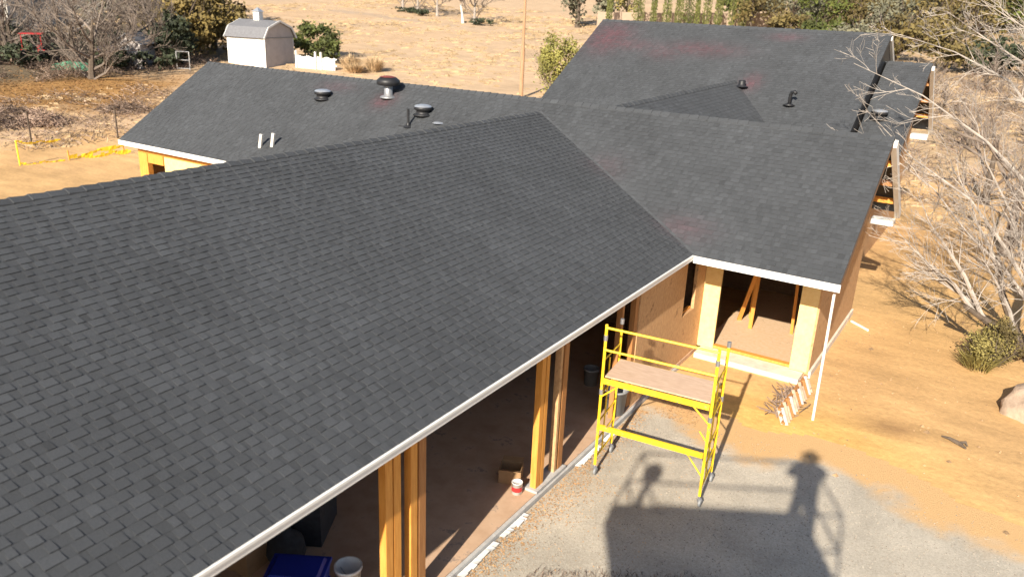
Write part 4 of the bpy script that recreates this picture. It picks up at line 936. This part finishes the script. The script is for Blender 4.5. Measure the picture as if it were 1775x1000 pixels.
for i, (x, y, lab) in enumerate([(-46.2, 48.8, 'dry tan shrub right of the white fence'), (-44.6, 49.8, 'second dry tan shrub right of the white fence'), (-45.2, 48.1, 'low dry weeds in front of the tan shrubs')]):
    bush(x, y, 1.0, 1.5 - .5 * (i == 2), lab, 'drygrass', 250 + i, n=900, size=.03, spiky=True, name='dry_shrub')

# ---- left: yard with bare trees, dark evergreens, junk
for i, (x, y, h, lab) in enumerate([(-53.36, 31.48, 7.0, 'sprawling grey leafless tree above the brown leaf litter'), (-62, 30.5, 7, 'leafless tree at the left edge behind the red machine'), (-57.5, 37.5, 6.5, 'leafless tree in front of the small grey shed'), (-68, 38, 7.5, 'leafless tree behind the green tarp'), (-66, 45, 7.5, 'leafless tree left of the dark evergreen'), (-72, 45, 7, 'tall leafless tree at the back of the left yard'), (-56.3, 34.5, 4.5, 'small leafless tree just right of the sprawling one'), (-60, 41, 6, 'leafless tree behind the small grey shed'), (-66, 33, 6, 'leafless tree far back at the left edge'), (-59, 33.5, 5.5, 'low leafless tree over the green tarp')]):
    bare_tree(x, y, h, lab, 260 + i, 'twig_g' if i != 3 else 'twig', spread=1.35, depth=3, limbs=9, kids=4, minr=.014, group='leafless trees in the left yard', lowstart=0)
leafy_tree(-55.6, 39.4, 3.9, 1.8, 'dark evergreen tree left of the roof corner', 'leaf_dark', 270, n=2600, size=.16, name='evergreen_tree', low=.0, clumps=26)
leafy_tree(-60.4, 47.0, 7.0, 3.3, 'large olive brown tree left of the white shed', 'leaf_gold', 271, n=3200, size=.16, name='olive_tree', low=.0, clumps=34, group='olive trees on the left')
leafy_tree(-58.5, 43.0, 5.0, 2.5, 'olive tree behind the dark evergreen', 'leaf_gold', 272, n=2200, size=.16, name='olive_tree', low=.0, clumps=26, group='olive trees on the left')
leafy_tree(-59.4, 44.6, 4.6, 2.3, 'lower olive tree just left of the white shed', 'leaf_gold', 279, n=1600, size=.15, name='olive_tree', low=.0, clumps=20, group='olive trees on the left')
for i, (x, y, h, r_, lm, lab) in enumerate([(-69, 51, 7, 4, 'leaf_gold', 'yellow olive tree behind the leafless trees'), (-76, 52, 7, 4.2, 'leaf_gold', 'olive tree further left behind the leafless trees'), (-83, 52, 7, 4.2, 'leaf_grey', 'greyish tree at the top left behind the yard'), (-77, 57, 8, 4.4, 'leaf_gold', 'tall olive tree above the large olive brown tree'), (-86, 60, 8, 4.5, 'leaf_gold', 'olive tree at the top between the yard trees'), (-90, 56, 8, 4.6, 'leaf_grey', 'grey tree at the top left corner')]):
    leafy_tree(x, y, h, r_, lab, lm, 280 + i, n=1700, size=.22, name='olive_tree', low=.0, clumps=26, group='olive trees on the left')
for i, (x, y, r_, h, lab) in enumerate([(-56.0, 34.6, 1.5, 1.2, 'dark scrub by the junk pile'), (-55.6, 36.2, 1.4, 1.5, 'dark scrub in front of the small grey shed'), (-59.5, 30.0, 1.8, 1.6, 'dark scrub beside the red machine'), (-62.5, 27.8, 2.2, 1.8, 'dark scrub at the left picture edge'), (-64, 34, 2.2, 1.9, 'dark scrub behind the green tarp'), (-60.5, 36.5, 1.8, 1.6, 'dark scrub below the blue tarp'), (-54.3, 37.8, 1.1, 1.3, 'dark scrub under the evergreen tree'), (-70, 34, 2.6, 2.2, 'dark scrub far back at the left edge'), (-67, 41, 2.4, 1.8, 'dark scrub far back behind the blue tarp')]):
    bush(x, y, r_, h, lab, 'leaf_dark', 290 + i, n=900, size=.13, name='scrub', clumps=14, group='dark scrub in the left yard')
def gable_shed(x, y, rot, a, b, h, rh, wall, roofm, name, label, cat, mat_door='grey_plastic'):
    z = H(x, y); rt = empty(name, (x, y, z), label, cat); rt.rotation_euler.z = rot
    def P(nm, mm, fn, par=None): mb = MB(); fn(mb); o = mb.build(nm, mm); o.parent = par or rt; return o
    P('walls', wall, lambda m: prism_x(m, -a, a, [(-b, -.4), (b, -.4), (b, h), (0, h + rh), (-b, h)]))
    P('roof', roofm, lambda m: (slab4(m, [(-a - .2, -b - .2, h - .1), (a + .2, -b - .2, h - .1), (a + .2, 0, h + rh + .06), (-a - .2, 0, h + rh + .06)], .06), slab4(m, [(-a - .2, b + .2, h - .1), (a + .2, b + .2, h - .1), (a + .2, 0, h + rh + .06), (-a - .2, 0, h + rh + .06)], .06)))
    P('door', mat_door, lambda m: m.box((a + .005, -.4, 0), (a + .04, .4, h * .85))); P('window', 'glass', lambda m: m.box((-a * .4, -b - .03, h * .45), (a * .3, -b - .005, h * .8)))
gable_shed(-56.6, 37.0, math.radians(-60), 1.1, .95, 1.7, .6, 'mauve', 'shed_roof', 'small_shed', 'small weathered grey shed half hidden by leafless trees', 'shed')
gable_shed(-84, 40, math.radians(25), 5.5, 4, 2.6, 1.4, 'cream', 'shed_roof', 'neighbour_house', 'neighbouring house with a pale grey roof at the top left edge', 'house')
gable_shed(-104, 78, math.radians(35), 5, 3.5, 2.6, 1.4, 'mauve', 'shed_roof', 'far_house', 'far house with a blue grey roof at the top above the olive trees', 'house')
# red machine (small tractor), green tarp on frame, blue tarp, wood fence panel
def tractor(x, y, rot):
    z = H(x, y); rt = empty('tractor', (x, y, z), 'old red tractor in the dark scrub at the left edge', 'tractor'); rt.rotation_euler.z = rot
    def P(nm, mm, fn, par=None, sm=False): mb = MB(); fn(mb); o = mb.build(nm, mm, None, sm); o.parent = par or rt; return o
    P('hood', 'red_paint', lambda m: (m.box((.1, -.3, .75), (1.5, .3, 1.25)), m.box((1.5, -.26, .78), (1.56, .26, 1.2)))); P('chassis', 'black', lambda m: m.box((-1.0, -.22, .5), (1.4, .22, .74)))
    P('fender', 'red_paint', lambda m: m.box((-1.1, .35, 1.0), (-.1, .75, 1.08))); P('fender', 'red_paint', lambda m: m.box((-1.1, -.75, 1.0), (-.1, -.35, 1.08)))
    P('seat', 'black', lambda m: (m.box((-.75, -.22, .95), (-.35, .22, 1.05)), m.box((-.8, -.22, 1.05), (-.74, .22, 1.4)))); P('steering_wheel', 'black', lambda m: m.tube([(-.05 + .05 * math.cos(a), .2 * math.cos(a), 1.4 + .2 * math.sin(a)) for a in [k * .785 for k in range(9)]], .02, 6))
    P('exhaust', 'black', lambda m: m.tube([(.9, .15, 1.25), (.9, .15, 1.8)], .03, 8)); P('canopy', 'red_paint', lambda m: (m.box((-1.2, -.7, 2.1), (.2, .7, 2.16)), m.tube([(-1.0, -.6, 1.0), (-1.0, -.6, 2.1)], .03, 6), m.tube([(-1.0, .6, 1.0), (-1.0, .6, 2.1)], .03, 6)))
    for sx, r_, wy in ((-.6, .65, .55), (1.15, .38, .5)):
        for s_ in (-1, 1): w_ = P('wheel', 'rubber', lambda m: m.lathe([(r_ * .5, -.14), (r_ * .95, -.14), (r_, -.08), (r_, .08), (r_ * .95, .14), (r_ * .5, .14), (r_ * .5, -.14)], (sx, s_ * wy, r_), 20, 'y'), None, True); P('rim', 'cream', lambda m: m.lathe([(0, -.05), (r_ * .5, -.06), (r_ * .5, .06), (0, .05)], (sx, s_ * wy, r_), 16, 'y'), w_)
tractor(-60.2, 31.6, 2.5)
def tarp(x, y, rot, a, b, h, mm, label):
    z = H(x, y); rt = empty('tarp', (x, y, z), label, 'tarp'); rt.rotation_euler.z = rot; m = MB(); N = 14; rr = random.Random(int(abs(x) * 10)); g = {}
    for i in range(N + 1):
        for j in range(N + 1):
            u_, v_ = i / N * 2 - 1, j / N * 2 - 1; g[i, j] = len(m.v); m.v.append((u_ * a, v_ * b, max(.02, h * (1 - abs(v_) ** 1.4) * (1 - .35 * u_ * u_) + rr.gauss(0, .05 * h))))
    for i in range(N):
        for j in range(N): m.poly((g[i, j], g[i + 1, j], g[i + 1, j + 1], g[i, j + 1]))
    o = m.build('cover_sheet', mm); o.parent = rt
    k = MB(); k.tube([(-a, 0, 0), (-a, 0, h * .68)], .04, 6); o = k.build('support_pole', 'grey_steel'); o.parent = rt; k = MB(); k.tube([(a, 0, 0), (a, 0, h * .68)], .04, 6); o = k.build('support_pole', 'grey_steel'); o.parent = rt
tarp(-56.9, 32.3, .6, 1.3, .7, .6, 'green_tarp', 'green tarp tented over junk below the leafless trees')
tarp(-61.5, 38.0, .4, .9, .6, 1.0, 'blue_tarp', 'blue tarp beyond the junk left of the small shed')
z = H(-53.4, 38.6); gp = empty('gate_panel', (-53.4, 38.7, z), 'upright pale wire gate panel by the roof corner', 'gate')
for p, q in (((-53.8, 38.4, z), (-53.8, 38.4, z + 1.3)), ((-53.0, 38.9, z), (-53.0, 38.9, z + 1.3)), ((-53.8, 38.4, z + 1.3), (-53.0, 38.9, z + 1.3)), ((-53.8, 38.4, z + .1), (-53.0, 38.9, z + .1)), ((-53.8, 38.4, z + .7), (-53.0, 38.9, z + .7))): part('gate_bar', 'galv', lambda m: m.tube([p, q], .035, 6), gp)
# caution tape fence
tf = empty('caution_tape', (-36, 19, H(-36, 19)), 'yellow caution tape hung on stakes and trailing along the dirt on the left', 'caution tape')
TP = [(-35.9, 17.47), (-35.7, 18.3), (-35.5, 19.2), (-35.3, 20.6), (-35.1, 21.8), (-35.0, 22.9)]
for k, (x, y) in enumerate([TP[0], (-35.5, 19.4)] + TP[4:5]):
    z = H(x, y); part('stake', 'tape' if k == 0 else 'stud', lambda m: m.beam((x, y, z - .1), (x - .05, y, z + (1.05, .45, .4)[k]), .07, .04), tf)
def tape(m, pts, w=.09):
    r = random.Random(len(pts))
    for a, b in zip(pts, pts[1:]):
        a, b = Vector(a), Vector(b); n_ = 7
        for i in range(n_):
            p, q = a.lerp(b, i / n_), a.lerp(b, (i + 1) / n_); w0 = w * r.uniform(.6, 1.3); sg = -.10 * math.sin(math.pi * i / n_)
            m.face([p + Vector((0, 0, sg)), q + Vector((0, 0, sg)), q + Vector((.05 * r.random(), 0, w0 + sg)), p + Vector((.05 * r.random(), 0, w0 + sg))])
part('hanging_tape', 'tape', lambda m: tape(m, [(-35.95, 17.45, 1.05), (-35.9, 18.4, .95), (-35.8, 19.3, .98)]), tf)
part('trailing_tape', 'tape', lambda m: tape(m, [(x, y, H(x, y) + .04) for x, y in TP[:3]], .10), tf)
part('trailing_tape', 'tape', lambda m: (tape(m, [(TP[2][0], TP[2][1] + .2, .12), (TP[3][0], TP[3][1], .34), (TP[4][0], TP[4][1], .50), (TP[5][0], TP[5][1], .35), (-34.8, 24.2, .45)], .16)), tf)
part('tape_bundle', 'tape', lambda m: (tape(m, [(-35.3, 20.0, .1), (-35.1, 21.2, .22), (-34.9, 22.0, .2)], .18)), tf)
# wire fence posts
for i, (x, y) in enumerate([(-39.5, 19.9), (-38.4, 23.6)]):
    z = H(x, y); tag(part('fence_stake', 'bark', lambda m: (m.box((x - .03, y - .03, z - .2), (x + .03, y + .03, z + 1.5)), m.box((x - .05, y - .05, z + 1.5), (x + .05, y + .05, z + 1.54))), None), ['thin dark metal stake behind the left end of the caution tape', 'thin dark metal stake behind the yellow tape bundle'][i], 'stake', 'metal stakes behind the tape')
# brush piles
def brush_pile(x, y, r_, h, label, seed, n=700, tone=(.4, 1.3)):
    rr = random.Random(seed); m = MB(); z = H(x, y)
    for i in range(n):
        a = rr.random() * 6.3; q = r_ * rr.random() ** .6; px_, py_ = x + q * math.cos(a), y + q * math.sin(a); pz = z + h * max(0, 1 - q / r_) * rr.random(); L = rr.uniform(.15, .6); b = rr.random() * 6.3; m.tone = rr.uniform(*tone)
        m.tube([(px_, py_, pz), (px_ + L * math.cos(b), py_ + L * math.sin(b), pz + rr.gauss(.05, .15))], [.02, .01], 3, cap=False)
        if rr.random() < .4: m.face([(px_, py_, pz), (px_ + .12, py_, pz + .06), (px_ + .05, py_ + .13, pz + .08)])
    tag(m.build('brush_pile', 'brushwood'), label, 'brush pile')
brush_pile(-44.5, 20.5, 1.9, .9, 'dark heap of cut brush at the left edge of the yard', 1)
brush_pile(-43.6, 22.6, 1.5, .8, 'grey heap of cut brush next to the dark heap', 2, tone=(1.1, 2.2))
brush_pile(-44.0, 27.6, 1.6, .45, 'low reddish brush line near the roof rake', 3, 420)
brush_pile(-46.8, 22.2, 1.6, .6, 'small brush heap behind the dark heap', 4, 420)
# ground cover: dry grass tufts, leaf litter
def tufts():
    m = MB(); rr = random.Random(77); n_ = 0
    while n_ < 15000:
        if n_ < 11000: x, y = rr.uniform(-90, -22), rr.uniform(38, 110)
        elif n_ < 12500: x, y = rr.uniform(-50, -30), rr.uniform(17, 45)
        else: x, y = rr.uniform(-6, 9), rr.uniform(34, 90)
        n_ += 1
        d = math.hypot(x, y)
        if 11000 <= n_ < 12500 and d < 43: continue
        if fbm(x, y, 4) < -.1 + rr.gauss(0, .15): continue
        z = H(x, y); s_ = rr.uniform(.10, .34) * (1 + d / 160); m.tone = rr.uniform(.38, .72)
        ux, uy = (.85, .52) if rr.random() < .5 else (.75, .66)
        h_ = rr.uniform(.03, .10) * (1 + d / 160); pts = [(x - ux * s_, y - uy * s_, z - .03)]
        b_ = [(x + ux * s_, y + uy * s_, z - .03)]
        for q in (.6, .2, -.25, -.65): b_.append((x + ux * s_ * q, y + uy * s_ * q + .05, z + h_ * rr.uniform(.4, 1)))
        m.face(pts + b_)
        if rr.random() < .5: m.face([(x - .05, y, z), (x + .05, y, z), (x + rr.gauss(0, .1), y + rr.gauss(0, .1), z + rr.uniform(.12, .3))])
    stuff(m.build('dry_grass', 'drygrass'), 'dry tan grass tufts covering the sloping field', 'grass')
tufts()
def undergrowth(label, zone, n, hmax, m_, seed, tone):
    m = MB(); rr = random.Random(seed); k = 0
    while k < n:
        x, y = rr.uniform(zone[0], zone[1]), rr.uniform(zone[2], zone[3]); k += 1
        f = fbm(x, y, 3.0)
        if f < -.12: continue
        z = H(x, y); h = max(0, hmax * (f + .2)) * rr.random(); s_ = rr.uniform(.03, .10); a = rr.random() * 6.3; m.tone = rr.uniform(*tone)
        if k % 3:
            L = rr.uniform(.2, .9); m.tube([(x, y, z + h * .5), (x + L * math.cos(a), y + L * math.sin(a), z + h + rr.random() * .35)], [.016, .008], 3, cap=False)
        else:
            b = Vector((rr.gauss(0, 1), rr.gauss(0, 1), rr.gauss(0, 1))).normalized(); c_ = b.orthogonal().normalized(); p = Vector((x, y, z + h + .05)); m.face([p - b * s_, p + c_ * s_ * .6, p + b * s_, p - c_ * s_ * .6])
    stuff(m.build('undergrowth', m_), label, 'undergrowth')
undergrowth('dark tangled undergrowth below the leafless trees on the left', (-74, -53.5, 27, 42), 15000, 1.6, 'brushwood', 5, (.2, 1.3))
undergrowth('dry brown brush covering the slope right of the house', (-9, 12, 38, 92), 16000, .8, 'brushwood', 6, (.4, 1.3))
undergrowth('low grey weeds and brush on the dirt left of the cross wing', (-50, -38, 19, 33), 2600, .25, 'brushwood', 8, (.5, 1.5))
def litter():
    m = MB(); rr = random.Random(78)
    for i in range(5000):
        x, y = rr.gauss(-50.5, 5.5), rr.gauss(28, 5.5)
        if x > -40: continue
        z = H(x, y) + .02; s_ = rr.uniform(.04, .12); a = rr.random() * 6.3; m.tone = rr.uniform(.35, 1.0); dx, dy = math.cos(a) * s_, math.sin(a) * s_
        m.face([(x - dx, y - dy, z), (x + dy * .6, y - dx * .6, z + .03), (x + dx, y + dy, z + .05), (x - dy * .6, y + dx * .6, z + .02)])
    stuff(m.build('leaf_litter', 'litter'), 'rust brown fallen leaves under the leafless trees on the left', 'leaf litter')
litter()

# ------------------------------------------------------------------ the lift the picture is taken from (its shadow falls on the drive)
lf, lr = Vector((-2.50, -1.08, 0)), Vector((.08, .405, 0)); ld = (lr - lf).normalized(); lb = Vector((ld.y, -ld.x, 0)); DZ, RZ = 6.0, 7.08; LD = 1.55
lift = empty('scissor_lift', (-.9, -1.2, 0), 'scissor lift platform with guard rails raised over the driveway behind the viewpoint', 'lift')
P4 = [lf, lr, lr + lb * LD, lf + lb * LD]
part('platform', 'grey_steel', lambda m: m.hexa([Zv(p, DZ - .16) for p in (P4[3], P4[2], P4[1], P4[0])][::-1] + [Zv(p, DZ) for p in P4]), lift)
for i in range(4):
    a, b = P4[i], P4[(i + 1) % 4]
    for z in (RZ, DZ + .55): part('guard_rail', 'grey_steel', lambda m: m.tube([Zv(a, z), Zv(b, z)], .021, 8), lift)
    part('toe_board', 'grey_steel', lambda m: m.beam(Zv(a, DZ + .075), Zv(b, DZ + .075), .012, .15), lift)
    part('rail_post', 'grey_steel', lambda m: m.tube([Zv(a, DZ), Zv(a, RZ)], .021, 8), lift)
for t_ in (.36, .72): p = P4[2].lerp(P4[3], t_); part('rail_post', 'grey_steel', lambda m: m.tube([Zv(p, DZ), Zv(p, RZ)], .021, 8), lift)
cen = (P4[0] + P4[2]) / 2
for k in range(5):
    z0, z1 = .95 + k * .98, .95 + (k + 1) * .98
    for s_ in (-1, 1):
        o_ = lb * (.45 * s_); a, b = cen - ld * 1.1 + o_, cen + ld * 1.1 + o_
        part('scissor_arm', 'grey_steel', lambda m: (m.beam(Zv(a, z0), Zv(b, z1), .05, .12), m.beam(Zv(b + lb * .06, z0), Zv(a + lb * .06, z1), .05, .12)), lift)
part('chassis', 'grey_steel', lambda m: m.hexa([Zv(cen + ld * x * 1.2 + lb * y * .6, z) for z in (.35, .92) for x, y in ((-1, -1), (1, -1), (1, 1), (-1, 1))]), lift)
for x in (-.85, .85):
    for y in (-.62, .62): q = cen + ld * x + lb * y; part('wheel', 'rubber', lambda m: m.tube([Zv(q - lb * .1, .33), Zv(q + lb * .1, .33)], .32, 18), lift)
cb = Vector((-2.13, -1.35, 0)); part('control_box', 'dark_cloth', lambda m: (m.lathe([(0, .0), (.12, .01), (.15, .06), (.15, .2), (.11, .26), (0, .27)], (cb.x, cb.y, 6.82), 14), m.tube([Zv(cb, 6.0), Zv(cb, 6.84)], .05, 8), m.tube([Zv(cb + ld * .16, 6.0), Zv(cb + ld * .10, 6.35), Zv(cb, 6.5)], .04, 6)), lift)

def person():
    # workman holding a phone, standing on the lift just behind the viewpoint
    fwd = -lb; side = ld; org = Vector((.17, -.30, DZ))
    L = lambda f, s_, z: org + fwd * f + side * s_ + Vector((0, 0, z))
    J = dict(pel=(0, 0, .88), sp=(0.0, 0, 1.08), ch=(.01, 0, 1.26), ne=(.02, 0, 1.40), hd=(.05, 0, 1.50), ht=(.05, 0, 1.60),
             sl=(0, -.18, 1.33), el=(.14, -.30, 1.16), wl_=(.20, -.14, 1.34), hl=(.205, -.09, 1.38),
             sr=(0, .18, 1.33), er=(.12, .32, 1.15), wr=(.20, .16, 1.33), hr=(.205, .10, 1.38),
             hpl=(0, -.10, .84), kl=(.04, -.15, .47), al=(0, -.19, .09), tl=(.15, -.20, .04), hpr=(0, .10, .84), kr=(.03, .15, .47), ar=(0, .18, .09), tr=(.15, .20, .04))
    rad = dict(pel=.19, sp=.19, ch=.20, ne=.06, hd=.095, ht=.07, sl=.10, el=.075, wl_=.034, hl=.035, sr=.10, er=.075, wr=.034, hr=.035, hpl=.12, kl=.085, al=.045, tl=.04, hpr=.12, kr=.085, ar=.045, tr=.04)
    E_ = [('pel', 'sp'), ('sp', 'ch'), ('ch', 'ne'), ('ne', 'hd'), ('hd', 'ht'), ('ch', 'sl'), ('sl', 'el'), ('el', 'wl_'), ('wl_', 'hl'), ('ch', 'sr'), ('sr', 'er'), ('er', 'wr'), ('wr', 'hr'), ('pel', 'hpl'), ('hpl', 'kl'), ('kl', 'al'), ('al', 'tl'), ('pel', 'hpr'), ('hpr', 'kr'), ('kr', 'ar'), ('ar', 'tr')]
    ks = list(J); vs_ = [tuple(L(*J[k])) for k in ks]; rs = [rad[k] for k in ks]; es = [(ks.index(a), ks.index(b)) for a, b in E_]
    for s_, h in ((-1, 'hl'), (1, 'hr')):       # fingers curl round the phone's edges
        for k in range(5):
            b0 = Vector(J[h]); i0 = len(vs_); thumb = k == 4
            pts = [b0 + Vector((.01, -s_ * .02, .03 - k * .018)), b0 + Vector((.028, -s_ * .045, .038 - k * .019))] if not thumb else [b0 + Vector((-.02, -s_ * .02, .0)), b0 + Vector((-.02, -s_ * .05, .012))]
            for p in pts: vs_.append(tuple(L(*p))); rs.append(.009 if not thumb else .011)
            es += [(ks.index(h), i0), (i0, i0 + 1)]
    me = bpy.data.meshes.new('person'); me.from_pydata(vs_, es, []); o = bpy.data.objects.new('person', me); C.objects.link(o)
    tag(o, 'workman in dark clothes standing on the lift platform holding a phone up with both hands', 'person')
    md = o.modifiers.new('skin', 'SKIN'); sb_ = o.modifiers.new('sub', 'SUBSURF'); sb_.levels = 1; sb_.render_levels = 2
    for i, sv_ in enumerate(me.skin_vertices[0].data): sv_.radius = (rs[i], rs[i]); sv_.use_root = (i == 0)
    me.materials.append(MT['dark_cloth'])
    m = MB(); c = L(.05, 0, 1.60); m.lathe([(.0, .06), (.07, .05), (.10, .0), (.105, -.03), (.17, -.035), (.17, -.045), (.10, -.045)], (c.x, c.y, c.z), 18); m.build('hat', 'dark_cloth', o, True)
person()
pc = Vector((0, 0, 7.4)); back = Vector((R[0][2], R[1][2], R[2][2])); rt_ = Vector((R[0][0], R[1][0], R[2][0])); up_ = Vector((R[0][1], R[1][1], R[2][1]))
m = MB(); q0 = pc + back * .012
m.hexa([q0 - rt_ * .06 - up_ * .032, q0 + rt_ * .06 - up_ * .032, q0 + rt_ * .06 + up_ * .032, q0 - rt_ * .06 + up_ * .032] + [q0 + back * .01 + rt_ * a + up_ * b for a, b in ((-.06, -.032), (.06, -.032), (.06, .032), (-.06, .032))])
ph = m.build('phone', 'black'); tag(ph, 'black phone held up in both hands on the lift', 'phone')
